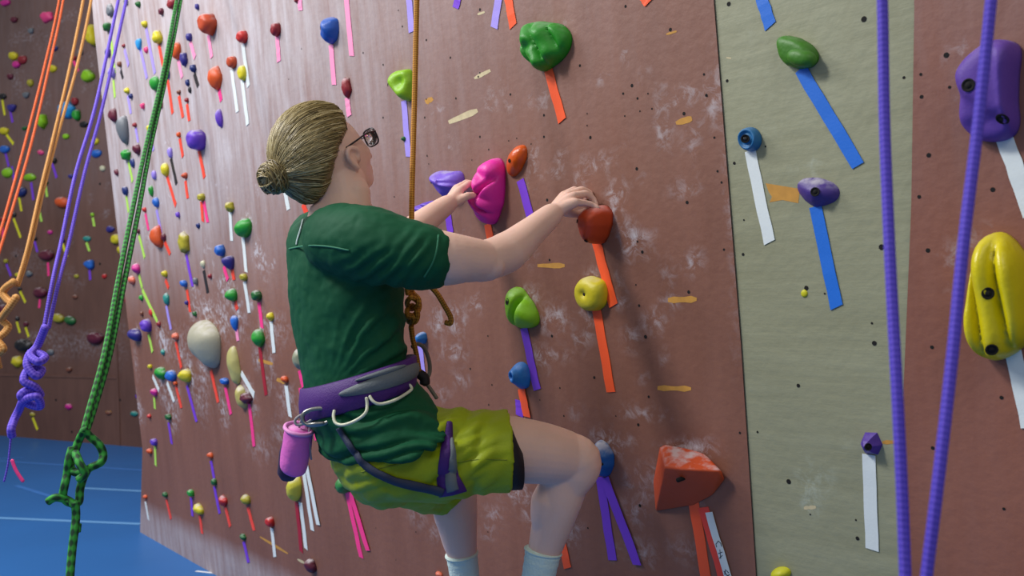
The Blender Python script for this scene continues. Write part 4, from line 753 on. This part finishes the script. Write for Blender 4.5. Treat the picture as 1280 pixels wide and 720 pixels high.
for i in range(rings+1):
    th = math.pi*i/rings
    for k in range(seg):
        ph = 2*math.pi*k/seg; q = (math.sin(th)*math.cos(ph), math.sin(th)*math.sin(ph), math.cos(th)); p = skull(q)
        n = Vector(q)
        p += Vector((0, 1, -.1))*.014*gs(p, (0, .092, .030), .028)*0.35      # brow
        for sx in (-1, 1):
            p += Vector((0, -1, 0))*.012*gs(p, (.031*sx, .088, .012), .017)   # eye socket
            p += Vector((.3*sx, 1, 0))*.008*gs(p, (.042*sx, .080, -.016), .022) # cheek
            p += Vector((0, 1, 0))*.007*gs(p, (.031*sx, .084, .012), .010)   # lid bulge
            p += Vector((.8*sx, .1, -.2))*.006*gs(p, (.052*sx, .035, -.068), .026) # jaw angle
        p += Vector((0, 1, -.12))*.007*gs(p, (0, .090, -.050), .022)   # mouth
        p += Vector((0, 1, -.15))*.036*gs(p, (0, .070, -.090), .034)   # chin
        V.append(hw(*p))
for i in range(rings):
    for k in range(seg): k2 = (k+1) % seg; F.append((i*seg+k, (i+1)*seg+k, (i+1)*seg+k2, i*seg+k2))
body.add(V, F)
def hl(pts, rads, **k): capsule_path(body, [hw(*p) for p in pts], rads, **k)
hl([(0,.090,.022),(0,.099,.000),(0,.106,-.020)], [.008,.009,.011], seg=10)      # nose
hl([(-.012,.095,-.024),(.012,.095,-.024)], [.007,.007], seg=10)
hl([(-.020,.086,-.046),(0,.095,-.043),(.020,.086,-.046)], [.003,.0045,.003], seg=8)  # lips
hl([(-.018,.084,-.055),(0,.092,-.056),(.018,.084,-.055)], [.003,.0048,.003], seg=8)
for sx in (1, -1):   # ears: rim, lobe, bowl
    E = lambda a, b, c: (sx*(.074+(a-.074)*.9), .006+b*1.12, -.017+c*.78)
    hl([E(.070,.012,-.012),E(.080,.012,.012),E(.084,.000,.024),E(.086,-.014,.020),E(.085,-.018,.004),E(.080,-.012,-.014),E(.074,-.002,-.028)], [.0055,.0058,.0060,.0065,.0060,.0058,.0072], seg=8)
    hl([E(.070,-.006,.010),E(.071,-.004,-.012)], [.013,.011], seg=8)
    hl([E(.078,-.008,.010),E(.079,-.010,-.004),E(.077,-.003,-.014)], [.0030,.0032,.0032], seg=6)
    hl([E(.074,.010,-.006),E(.076,.010,-.002)], [.0042,.0042], seg=6)
bm_ = remeshed(body, .0036, 2)
bobj = finish(bm_, 'body', skin, person, PO)
# ---- helper: elliptical loft
def loft(mb, rings_, seg=48, caps=True):
    """rings: (center, A vec, B vec)"""
    V = []; F = []; n = len(rings_)
    for c, A, B in rings_:
        for k in range(seg):
            a = 2*math.pi*k/seg; V.append(c+A*math.cos(a)+B*math.sin(a))
    for i in range(n-1):
        for k in range(seg): k2 = (k+1) % seg; F.append((i*seg+k, i*seg+k2, (i+1)*seg+k2, (i+1)*seg+k))
    if caps: F.append(tuple(range(seg))[::-1]); F.append(tuple((n-1)*seg+k for k in range(seg)))
    mb.add(V, F); return mb
def interp_rings(keys, n=6):
    cs = smooth_path([k[0] for k in keys], n); As = smooth_path([k[1] for k in keys], n); Bs = smooth_path([k[2] for k in keys], n); return list(zip(cs, As, Bs))
def fr_ring(px, py, Y, a, b, tiltF=0, tiltL=0): return (P(px, py, Y), (LA+UP*tiltL)*a, (FA+UP*tiltF)*b)
# ---- shirt
sh = MB()
loft(sh, interp_rings([fr_ring(430,270,1.965,.060,.056,-.15), fr_ring(424,277,1.975,.10,.078), fr_ring(424,292,1.98,.150,.098), fr_ring(430,325,1.975,.162,.113), fr_ring(432,370,1.975,.162,.113), fr_ring(436,420,1.975,.150,.107),
    fr_ring(444,466,1.975,.140,.104,.22), fr_ring(456,500,1.975,.152,.114,.28), fr_ring(473,528,1.97,.178,.116,.32), fr_ring(481,547,1.965,.190,.118,.34), fr_ring(482,550,1.965,.160,.095,.34)]))
capsule_path(sh, [P(425,300,1.87), P(460,305,1.82), P(500,315,1.80), P(534,322,1.80)], [.080,.082,.073,.068], seg=28)
sh2 = MB()
sv0, sv1 = P(516,319,1.80), P(538,322,1.802)
t_ = (sv1-sv0).normalized(); X_ = t_.cross(UP).normalized(); Y_ = t_.cross(X_)
capsule_path(sh, [P(404,298,2.08), P(397,303,2.12), P(420,316,2.15), P(442,328,2.17)], [.072,.072,.066,.062], seg=28)
smesh = remeshed(sh, .005, 4)
co, nn = mesh_np(smesh)
def fbm(p, s): return noise.fractal(Vector(p)*s, .6, 2.0, 4)
disp = np.zeros(len(co)); PB = [P(513, 465, 1.9), P(560, 300, 1.8)]
for i, c in enumerate(co):
    v = Vector(c); px, py = proj(v)
    d = 0
    # fan folds from the front waist up to the back
    a = math.atan2(py-500, px-395); rr_ = math.hypot(px-395, py-500)
    fan = math.sin(a*34+3*fbm(v, 5)); m1 = math.exp(-((px-478)/42)**2-((py-425)/45)**2); d += .0085*m1*max(-.3, fan)
    # horizontal crumples below the belt
    m2 = min(1, max(0, (py-500)/16))*(1 if px < 560 else 0); q = noise.noise(Vector((v.x*4+v.y*4, 1.3, v.z*30+2.2*noise.noise(v*7)))); d += m2*.015*(abs(q)*2-.45)
    # armpit folds
    m3 = math.exp(-((px-470)/38)**2-((py-340)/26)**2); d += .004*m3*math.sin((px+py*1.6)*.22+2*fbm(v, 6))
    m4 = math.exp(-((px-515)/26)**2-((py-325)/30)**2); d += .0035*m4*math.sin((px*1.1+py*.9)*.30)
    d += .0035*fbm(v, 7)+.0018*fbm(v, 20)
    disp[i] = d
co2 = co+nn*disp[:, None]; smesh.vertices.foreach_set('co', co2.ravel()); smesh.update()
fab_green = mat('green_jersey', (8, 80, 50), .72, bump=.12, bscale=500, vary=.08, spec=.25, sheen=.0)
shirt_bvh = BVHTree.FromPolygons([Vector(v) for v in co2], [tuple(p.vertices) for p in smesh.polygons])
shirt = finish(smesh, 'tee_shirt', fab_green, person, PO)
# sleeve hem ring + collar + seams as piping
def ring_tube(c, A, B, r, n=40, seg=8):
    mb = MB(); pts = [c+A*math.cos(2*math.pi*k/n)+B*math.sin(2*math.pi*k/n) for k in range(n+1)]; mb.tube(pts, r, seg=seg, cap=False); return mb
# ---- shorts
so = MB()
capsule_path(so, [P(468,560,2.09), P(478,566,1.99), P(490,568,1.93)], [.103,.108,.103], seg=32)
capsule_path(so, [P(466,552,1.99), P(480,580,1.99)], [.104,.098], seg=32)
tr0, tr1 = P(500,568,1.935), P(636,563,1.965); ta = (tr1-tr0).normalized(); tx = ta.cross(UP).normalized(); ty = tx.cross(ta).normalized()
loft(so, [(tr0+(tr1-tr0)*t, tx*a, ty*b) for t, a, b in ((0,.10,.104),(.25,.101,.103),(.5,.098,.097),(.75,.096,.092),(.92,.095,.091),(1.0,.097,.0915),(1.0,.089,.083),(.9,.075,.07))], seg=56)
tl0, tl1 = P(478,572,2.10), P(556,600,2.27); tb_ = (tl1-tl0).normalized(); ux = tb_.cross(UP).normalized(); uy = ux.cross(tb_).normalized()
loft(so, [(tl0+(tl1-tl0)*t, ux*a, uy*b) for t, a, b in ((0,.10,.105),(.5,.095,.095),(1.0,.092,.088),(1.0,.08,.078),(.9,.07,.07))], seg=48)
omesh = remeshed(so, .005, 3); co, nn = mesh_np(omesh)
disp = np.zeros(len(co))
for i, c in enumerate(co):
    v = Vector(c); px, py = proj(v)
    q = noise.noise(Vector(((px*.6+py)*.045, (px-py)*.012, v.y*9))); d = .007*(abs(q)*2-.3)
    m = math.exp(-((px-555)/22)**2)+math.exp(-((px-490)/40)**2-((py-575)/30)**2); d += m*.006*math.sin((px*.55+py*.8)*.20+2*fbm(v, 5))
    m = math.exp(-((px-600)/34)**2); d += m*.0030*math.sin((px*.9+py*.55)*.23+2.5*fbm(v, 4))
    d += .003*fbm(v, 9); disp[i] = d*min(1, max(.25, (640-px)/40))
co2 = co+nn*disp[:, None]; omesh.vertices.foreach_set('co', co2.ravel()); omesh.update()
shorts_bvh = BVHTree.FromPolygons([Vector(v) for v in co2], [tuple(p.vertices) for p in omesh.polygons])
fab_olive = mat('olive_nylon', (150, 166, 10), .52, bump=.12, bscale=300, vary=.08, spec=.35)
shorts = finish(omesh, 'shorts', fab_olive, person, PO)
def surf(px, py, off=.003, which=(0, 1)):
    r = ray(px, py).normalized(); best = None
    for k, b in enumerate((shirt_bvh, shorts_bvh)):
        if k not in which: continue
        h = b.ray_cast(O, r)
        if h[0] is not None and (best is None or h[3] < best[3]): best = h
    if best is None: return None
    n = best[1]; n = n if n.dot(r) < 0 else -n
    return best[0]+n*off, n
def strip(mb, pts, wpx, off=.004, thick=.003, which=(0, 1), n=10):
    """ribbon lying on the clothes, pts pixels, width in metres list"""
    path = smooth_path([Vector((x, y, 0)) for x, y in pts], n); m = len(path)
    c = []; 
    for q in path:
        s = surf(q.x, q.y, off, which)
        if s: c.append(s)
    for _ in range(6): c = [c[0]]+[((c[i-1][0]+c[i][0]*2+c[i+1][0])/4, (c[i-1][1]+c[i][1]+c[i+1][1]).normalized()) for i in range(1, len(c)-1)]+[c[-1]]
    V = []; F = []
    for i, (p, nn_) in enumerate(c):
        t = (c[min(i+1, len(c)-1)][0]-c[max(i-1, 0)][0]).normalized(); b = t.cross(nn_).normalized(); wd = float(np.interp(i/(len(c)-1), np.linspace(0, 1, len(wpx)), wpx))/2
        V += [p-b*wd-nn_*thick, p+b*wd-nn_*thick, p+b*wd, p+nn_*thick*.6, p-b*wd]
    for i in range(len(c)-1):
        for k in range(5): k2 = (k+1) % 5; F.append((i*5+k2, i*5+k, (i+1)*5+k, (i+1)*5+k2))
    F.append((0, 1, 2, 3, 4)); F.append(tuple((len(c)-1)*5+k for k in (4, 3, 2, 1, 0)))
    mb.add(V, F); return mb
seam_m = mat('shirt_seam_thread', (40, 120, 86), .7, bump=0)
s1 = strip(MB(), [(362,311),(385,307),(410,308),(437,313)], [.0035], .0018, .0012).build('yoke_seam', seam_m, shirt)
s1 = strip(MB(), [(548,294),(546,312),(540,330),(530,346)], [.004], .0015, .0012, n=6).build('sleeve_hem', seam_m, shirt)
s2 = strip(MB(), [(379,275),(376,287),(372,300),(371,306)], [.005,.005,.004], .002, .0012).build('reflective_strip', mat('silver_reflective', (190, 210, 205), .4, bump=0), shirt); s2['label'] = 'thin pale reflective strip'
# shorts seams / pockets / liner
strip(MB(), [(572,578),(590,575),(612,574),(634,575)], [.0022], .0008, .0008, which=(1,)).build('seam', mat('olive_seam', (122, 136, 10), .6, bump=0), shorts)
strip(MB(), [(452,590),(470,586),(490,582),(508,578)], [.003], .001, .001, which=(1,)).build('pocket_flap', mat('olive_seam', (122, 136, 10), .6, bump=0), shorts)
lin = MB(); loft(lin, [(tr1-ta*.03-ty*.008, tx*.088, ty*.080), (tr1+ta*.001-ty*.010, tx*.087, ty*.077), (tr1+ta*.024-ty*.036, tx*.078, ty*.050), (tr1+ta*.016-ty*.034, tx*.06, ty*.036)], seg=40)
lin.build('shorts_liner', mat('black_lycra', (18, 14, 24), .7), shorts)['label'] = 'black inner liner at the leg opening'
# ---- harness
h_purple = mat('harness_purple', (70, 24, 112), .6, bump=.2, bscale=300); h_grey = mat('harness_grey', (104, 112, 116), .65, bump=.2, bscale=300); h_dark = mat('harness_webbing', (44, 52, 76), .7, bump=.2, bscale=400)
HB = P(447, 484, 1.975)
harness = empty('harness', HB-PO); harness.parent = person; harness['label'] = 'purple and grey climbing harness'
def band(c, a, b, tiltF, tiltL, hts, name, m, parent, off=0, a0=0, a1=360, n=90):
    V = []; F = []; N_ = n
    for i in range(N_+1):
        an = math.radians(a0+(a1-a0)*i/N_); ca, sa = math.cos(an), math.sin(an)
        p = c+(LA+UP*tiltL)*a*ca+(FA+UP*tiltF)*b*sa; out = (LA*ca/a+FA*sa/b).normalized(); h = hts(i/N_)/2
        for dz, do in ((-h, 0), (-h*.9, .006), (0, .0085), (h*.9, .006), (h, 0), (0, -.003)): V.append(p+UP*dz+out*(do+off))
    for i in range(N_):
        for k in range(6): k2 = (k+1) % 6; F.append((i*6+k, i*6+k2, (i+1)*6+k2, (i+1)*6+k))
    if abs(a1-a0) < 360: F.append((5, 4, 3, 2, 1, 0)); F.append(tuple(N_*6+k for k in range(6)))
    mb = MB(); mb.add(V, F); return mb.build(name, m, parent)
bx = .152; by = .110; TF = .27; TL = .16
# cos=1 side is LA (near, towards camera), sin=1 is the front (towards the wall)
band(HB, bx, by, TF, TL, lambda t: .072, 'waist_belt', h_purple, harness)
band(HB+UP*.006, bx, by, TF, TL, lambda t: .034*math.sin(math.pi*t)**.5+.002, 'belt_padding', h_grey, harness, off=.005, a0=-55, a1=62)
band(HB+UP*.026, bx, by, TF, TL, lambda t: .010*math.sin(math.pi*t)**.6+.002, 'belt_padding', h_grey, harness, off=.005, a0=-40, a1=10)
white_pl = mat('gear_loop_plastic', (214, 216, 190), .4, bump=0)
def pxtube(name, pts, r, m, parent, off=.010, which=(0,), n=6):
    pp = []
    for q in pts:
        if len(q) == 3: pp.append(P(*q))
        else:
            s = surf(q[0], q[1], off, which); pp.append(s[0] if s else P(q[0], q[1], 1.84))
    return MB().tube(smooth_path(pp, n), r, seg=9).build(name, m, parent)
gl1 = [(418,513),(417,521),(420,529),(430,531),(446,525),(457,516),(459,506),(458,497)]; gl2 = [(462,495),(467,502),(476,505),(494,500),(512,489),(514,484),(508,478),(503,473)]
for gl in (gl1, gl2):
    pp = [surf(x, y, .020, (0,)) for x, y in gl]; pxtube('gear_loop', [(x, y, (s[0].y if s else 1.83)-.004) for (x, y), s in zip(gl, pp)], .0034, white_pl, harness)
pxtube('gear_loop', [(515,434,2.06),(522,430,2.07),(530,435,2.08),(536,450,2.08),(537,465,2.08),(532,473,2.07),(524,468,2.06)], .0050, mat('grey_hose_loop', (120, 116, 108), .6), harness)
pxtube('gear_loop', [(526,476,2.07),(534,481,2.08),(540,489,2.08),(546,498,2.08)], .0048, mat('grey_hose_loop', (120, 116, 108), .6), harness)
MB().tube(smooth_path([P(513,452,2.04), P(520,464,2.05), P(530,472,2.055), P(531,480,2.055)], 6), .012, seg=10).build('tie_in_point', mat('black_webbing', (24, 22, 30), .7), harness)
st = strip(MB(), [(425,534),(436,552),(448,570),(462,585),(484,596),(508,604),(534,609),(554,614)], [.014,.015,.017,.02,.022], .007, .004).build('rear_strap', h_dark, harness)
strip(MB(), [(561,528),(560,550),(558,575),(561,600),(566,616)], [.012,.020,.034,.050,.060], .005, .004, which=(1,)).build('leg_loop', h_purple, harness)
strip(MB(), [(566,552),(565,572),(564,592),(565,610)], [.006,.014,.022,.026], .010, .003, which=(1,)).build('leg_loop_padding', h_grey, harness)
# leg loop continues around the inside of the thigh
lc = P(560, 568, 1.935); V = []; F = []; n = 40
for i in range(n+1):
    an = math.radians(60+240*i/n); p = lc+tx*.106*math.cos(an)+ty*.108*math.sin(an); o_ = (tx*math.cos(an)+ty*math.sin(an))
    V += [p-ta*.018, p-ta*.018+o_*.006, p+ta*.018+o_*.006, p+ta*.018]
for i in range(n):
    for k in range(4): k2 = (k+1) % 4; F.append((i*4+k, i*4+k2, (i+1)*4+k2, (i+1)*4+k))
F.append((3, 2, 1, 0)); F.append(tuple(n*4+k for k in range(4)))
# ---- carabiner and chalk bag
def oval_ring(name, c, ax, ay, a, b, r, m, parent=None, origin=None):
    pts = [c+ax*(math.copysign(abs(math.cos(t))**.8, math.cos(t))*a)+ay*(math.copysign(abs(math.sin(t))**.8, math.sin(t))*b) for t in [2*math.pi*k/36 for k in range(37)]]
    return MB().tube(pts, r, seg=9, cap=False).build(name, m, parent, origin=origin)
cc = P(396, 521, 1.87); cb = empty('carabiner', cc); tag(cb, 'grey metal carabiner clipped at the back of the harness', 'carabiner')
alu = mat('brushed_aluminium', (150, 150, 146), .35, .85, bump=.05)
oval_ring('carabiner_body', cc, Vector((.97, .1, .12)).normalized(), Vector((-.1, 0, .99)).normalized(), .030, .017, .0045, alu, cb)
MB().tube([cc+Vector((-.018, -.006, -.016)), cc+Vector((.016, -.006, -.012))], .0038, seg=9).build('gate', alu, cb)
oval_ring('keeper_cord', P(381, 523, 1.90), Vector((.9, .1, .4)).normalized(), Vector((-.3, 0, .95)).normalized(), .022, .010, .003, mat('grey_cord', (150, 146, 150), .8), cb)
bagc = P(372, 565, 1.97); bag = empty('chalk_bag', bagc); tag(bag, 'pink chalk bag hanging behind the harness', 'chalk bag')
ba = (P(374, 532, 1.96)-P(364, 592, 1.99)).normalized(); b1 = ba.cross(FA).normalized(); b2 = ba.cross(b1)
mb = MB(); top_, bot_ = P(374, 536, 1.96), P(366, 590, 1.99)
loft(mb, interp_rings([(bot_, b1*.020, b2*.020), (bot_+(top_-bot_)*.08, b1*.030, b2*.029), (bot_+(top_-bot_)*.5, b1*.034, b2*.032), (top_, b1*.032, b2*.030)], 5), seg=30)
for i in range(len(mb.V)): v = mb.V[i]; mb.V[i] = v+(v-bagc).normalized()*.0025*noise.noise(v*40)
mb.build('pouch', mat('pink_fabric', (226, 108, 196), .7, bump=.2, bscale=80, vary=.12, chalk=.5), bag)
MB().tube([top_+b1*.0325*math.cos(2*math.pi*k/30)+b2*.0305*math.sin(2*math.pi*k/30) for k in range(31)], .0048, seg=8, cap=False).build('rim', mat('pale_pink_trim', (232, 150, 210), .6), bag)
s_ = MB(); loft(s_, [(bot_+b1*.018-ba*.012+(top_-bot_)*t, b1*.020*q, b2*.026*q) for t, q in ((-.14,.6),(0,1),(.5,1.1),(.85,.9))], seg=20); s_.build('brush_sleeve', mat('dark_plum_fabric', (62, 46, 74), .8), bag)
MB().tube(smooth_path([P(374,534,1.96), P(377,525,1.95), P(384,520,1.94)], 5), .0025, seg=7).build('hanging_cord', mat('grey_cord', (150, 146, 150), .8), bag)
MB().tube(smooth_path([P(388,528,1.95), P(386,545,1.955), P(389,574,1.96)], 6), .0045, seg=7, flat=(FA, .3)).build('loose_webbing', mat('silver_webbing', (130, 128, 140), .7), bag)
# ---- socks and shoes
sock_m = mat('white_ribbed_sock', (206, 226, 218), .8, bump=.3, bscale=160)
def sock(pts, rads, name):
    mb = MB(); path = [P(*p) for p in pts]; sp_ = smooth_path(path, 8); m = len(pts)-1; rr = [float(np.interp(i/8, range(m+1), rads)) for i in range(m*8+1)]
    rr = [r*(1+.02*math.sin(i*2.1)+(.06 if i < 2 else 0)) for i, r in enumerate(rr)]; mb.tube(sp_, rr, seg=28); o = mb.build('sock', sock_m, person); return o
sock([(679,688,2.068),(676,705,2.07),(668,745,2.08),(664,790,2.09)], [.0425,.0405,.036,.038], '')
sock([(577,692,2.315),(579,706,2.32),(585,750,2.335),(590,800,2.35)], [.0415,.040,.036,.038], '')
def shoe(heel, toe):
    mb = MB(); a = (toe-heel).normalized(); s = a.cross(UP).normalized(); up = s.cross(a)
    def R(t, w_, h_, dz): return (heel+(toe-heel)*t+up*dz, s*w_, up*h_)
    loft(mb, interp_rings([R(-.06,.012,.016,.010), R(0,.030,.032,.012), R(.25,.034,.040,.016), R(.5,.040,.034,.006), R(.78,.043,.024,-.004), R(.95,.030,.017,-.010), R(1.02,.010,.009,-.012)], 5), seg=28)
    o = mb.build('shoe', mat('black_climbing_shoe_rubber', (34, 32, 36), .6), person)
    t = MB(); t.box(heel+(toe-heel)*.32+up*.045, (a, s, up), (.030, .022, .004)); t.build('velcro_strap', mat('shoe_strap', (120, 40, 40), .7), o)
    return o
shoe(P(659, 806, 2.06), P(659, 806, 2.06)+Vector((.16, .14, .02))); shoe(P(587, 816, 2.33), P(587, 816, 2.33)+Vector((.15, .13, .02)))
# footholds just under the frame that carry the feet
for (px, py, L) in ((738, 812, 'red foothold under the near shoe below the picture'), (640, 818, 'blue foothold under the far shoe below the picture')):
    o = small_hold(W, px, py, 60, 26, 'red' if 'red' in L else 'blue', seed=px); tag(o, L, 'climbing hold', 'footholds under the shoes')
# ---- hair
hm = bpy.data.materials.new('dark_blond_hair'); hm.use_nodes = True; nt = hm.node_tree; b_ = nt.nodes['Principled BSDF']
at = nd(nt, 'ShaderNodeAttribute', attribute_name='tone'); rp = nd(nt, 'ShaderNodeValToRGB'); rp.color_ramp.elements[0].color = srgb((62, 50, 28))+(1,); rp.color_ramp.elements[1].color = srgb((226, 212, 164))+(1,)
e_ = rp.color_ramp.elements.new(.5); e_.color = srgb((146, 128, 80))+(1,); nt.links.new(at.outputs['Fac'], rp.inputs[0]); nt.links.new(rp.outputs[0], b_.inputs['Base Color']); b_.inputs['Roughness'].default_value = .42
ZB = [-.12, -.075, -.035, -.012, .015, .04, .065, .085, .105, .12]; YB = [-.062, -.055, -.044, -.034, -.010, .030, .050, .062, .070, .08]
def yb(z): return float(np.interp(z, ZB, YB))
def hair_r(q):
    p = skull(q); s = max(0, min(1, (yb(p.z)-p.y)/.022+.2)); s = s*s*(3-2*s)
    thick = .010+.016*max(0, -Vector(q).y)**1.5+.008*max(0, q[2])
    return p, s, thick
hair = MB(); V = []; F = []; seg, rings = 120, 90
for i in range(rings+1):
    th = math.pi*i/rings
    for k in range(seg):
        ph = 2*math.pi*k/seg; q = (math.sin(th)*math.cos(ph), math.sin(th)*math.sin(ph), math.cos(th)); p, s, tk = hair_r(q)
        n = Vector(q); p = p+n*(-.006+(tk+.006)*s+.0018*s*noise.noise(n*14)); V.append(hw(*p))
for i in range(rings):
    for k in range(seg): k2 = (k+1) % seg; F.append((i*seg+k, (i+1)*seg+k, (i+1)*seg+k2, i*seg+k2))
hair.add(V, F); tones = [.30+.1*noise.noise(v*60) for v in V]
BC = P(345, 221, 1.895); _b = HM.transposed() @ (BC-HC); BUNQ = _b.normalized(); rg = random.Random(5)
bunp, _, _ = hair_r(BUNQ)
N_STR = 0
while N_STR < 1500:
    z = rg.uniform(-1, 1); ph = rg.uniform(0, 2*math.pi); q = Vector((math.sqrt(1-z*z)*math.cos(ph), math.sqrt(1-z*z)*math.sin(ph), z))
    p, s, tk = hair_r(q)
    edge = yb(p.z)-p.y
    if edge < .001 or q.z < -.97: continue
    if rg.random() < .35 and edge > .03: continue
    ang = math.acos(max(-1, min(1, q.dot(BUNQ))))
    if ang < .15: continue
    N_STR += 1; pts = []; n = 16; lift = rg.uniform(.0005, .0035); j = rg.uniform(-.06, .06); tone = min(1, max(0, rg.gauss(.50+.34*noise.noise(q*5), .19)))
    for t_i in range(n+1):
        t = t_i/n; a_ = math.sin((1-t)*ang)/math.sin(ang); c_ = math.sin(t*ang)/math.sin(ang); qq = (q*a_+BUNQ*c_).normalized()
        sd = q.cross(BUNQ).normalized(); qq = (qq+sd*j*math.sin(math.pi*t)).normalized()
        pp, ss, tk2 = hair_r(qq); r_ = (tk2+lift)*max(ss, .25)+.0018*noise.noise(qq*14)*ss
        if t_i == 0: r_ -= .002
        pts.append(hw(*(pp+qq*r_)))
    v0 = len(hair.V); hair.tube(pts, [.0007]+[.00125]*(n-1)+[.0010], seg=4, cap=False); hair.U = hair.U
    tones += [tone]*(len(hair.V)-v0)
hair.U = [(0, 0)]*len(hair.U)
ho = hair.build('hair', hm, person); at = ho.data.attributes.new('tone', 'FLOAT', 'POINT'); at.data.foreach_set('value', np.array(tones, dtype=np.float32))
bun = MB(); bt = []
BC = hw(*bunp)+(BC-HC).normalized()*.038; bun.sphere(BC, .031); bt += [.25]*len(bun.V)
bt_ax = (BC-hw(*bunp)).normalized()
for i in range(280):
    ax = (bt_ax+Vector((rg.gauss(0, .35), rg.gauss(0, .35), rg.gauss(0, .35)))).normalized(); x_ = ax.orthogonal().normalized(); y_ = ax.cross(x_); off = ax*rg.uniform(-.022, .022)
    R = rg.uniform(.020, .036)*math.sqrt(max(.2, 1-(off.length/.032)**2)); a0 = rg.uniform(0, 6.28); al = rg.uniform(2.5, 5.5)
    pts = [BC+off+x_*R*math.cos(a0+al*k/14)*(1+.1*k/14)+y_*R*math.sin(a0+al*k/14)*(1+.08*math.sin(k)) for k in range(15)]
    v0 = len(bun.V); bun.tube(pts, .0017, seg=4, cap=False); bt += [min(1, max(0, rg.gauss(.45, .2)))]*(len(bun.V)-v0)
for i in range(90):   # neck of the bun
    a = rg.uniform(0, 6.28); x_ = bt_ax.orthogonal().normalized(); y_ = bt_ax.cross(x_); o1 = (x_*math.cos(a)+y_*math.sin(a))
    S = hw(*(bunp+BUNQ*.012)); pts = smooth_path([S-bt_ax*.006+o1*.024, S+bt_ax*.004+o1*.015, BC-bt_ax*.014+o1*.014, BC-bt_ax*.002+o1*.021], 4)
    v0 = len(bun.V); bun.tube(pts, .0017, seg=4, cap=False); bt += [min(1, max(0, rg.gauss(.42, .2)))]*(len(bun.V)-v0)
bun.U = [(0, 0)]*len(bun.U)
bo = bun.build('hair_bun', hm, ho); at = bo.data.attributes.new('tone', 'FLOAT', 'POINT'); at.data.foreach_set('value', np.array(bt, dtype=np.float32))
oval_ring('hair_tie', hw(*(bunp+BUNQ*.016)), bt_ax.orthogonal().normalized(), bt_ax.cross(bt_ax.orthogonal().normalized()), .0165, .0165, .003, mat('dark_elastic', (40, 30, 24), .8), ho)
# ---- glasses
gm = mat('dark_spectacle_frame', (26, 22, 30), .35, bump=0)
gl_root = MB()
for sx in (1, -1):
    gl_root.tube(smooth_path([hw(sx*.079, -.004, .006), hw(sx*.079, .03, .013), hw(sx*.075, .066, .020), hw(sx*.063, .100, .020)], 5), .0022, seg=7)
    pts = []
    for k in range(33):
        t = 2*math.pi*k/32; a = math.copysign(abs(math.cos(t))**.6, math.cos(t))*.025; c = math.copysign(abs(math.sin(t))**.6, math.sin(t))*.018; x = sx*(.037)+a
        pts.append(hw(x, .110-abs(x)*.16, .012+c))
    gl_root.tube(pts, .0022, seg=7, cap=False)
gl_root.tube([hw(-.012, .109, .018), hw(0, .111, .020), hw(.012, .109, .018)], .002, seg=7)
go = gl_root.build('glasses', gm, person)
lens_m = mat('clear_lens', (240, 245, 245), .05, bump=0, vary=0, trans=1.0)
for sx in (1, -1):
    c0 = hw(sx*.037, .110-.037*.16, .012); mb = MB(); xa = (hw(sx*.06, .110-.06*.16, .012)-c0).normalized(); za = HU; ya = xa.cross(za)
    loft(mb, [(c0-ya*.0006, xa*.024, za*.017), (c0+ya*.0006, xa*.024, za*.017)], seg=24); mb.build('lens', lens_m, go)
# ---- climber's rope and knot
gr = empty('climbing_rope', P(521, -60, 2.08)); tag(gr, 'gold rope running down to the climber, knotted at the harness with a curled tail', 'rope', 'climbing ropes')
MB().tube(smooth_path([P(522,-70,2.10), P(521,0,2.09), P(518,130,2.07), P(515,240,2.05), P(514,330,2.04), P(514,372,2.04)], 12), .0066, seg=12).build('rope_strand', M_gold, gr)
kp = [(511,356),(516,366),(523,374),(522,382),(513,386),(509,378),(515,372),(524,380),(521,391),(511,396),(509,388),(516,382),(522,392),(519,402),(511,402),(512,394),(517,398),(514,408),(515,416)]
MB().tube(smooth_path([P(a, b, 2.035+.018*math.sin(i*1.9)) for i, (a, b) in enumerate(kp)], 6), .0062, seg=12).build('rope_knot', M_gold, gr)
MB().tube(smooth_path([P(514,408,2.03), P(516,424,2.035), P(520,440,2.04), P(523,458,2.045), P(524,468,2.05)], 8), .0060, seg=12).build('rope_strand', M_gold, gr)
MB().tube(smooth_path([P(510,368,2.03), P(509,358,2.02), P(516,352,2.01), P(530,353,2.0), P(544,364,1.99), P(555,381,1.985), P(563,396,1.98), P(563,404,1.98), P(557,403,1.985)], 8), .0062, seg=12).build('rope_tail', M_gold, gr)
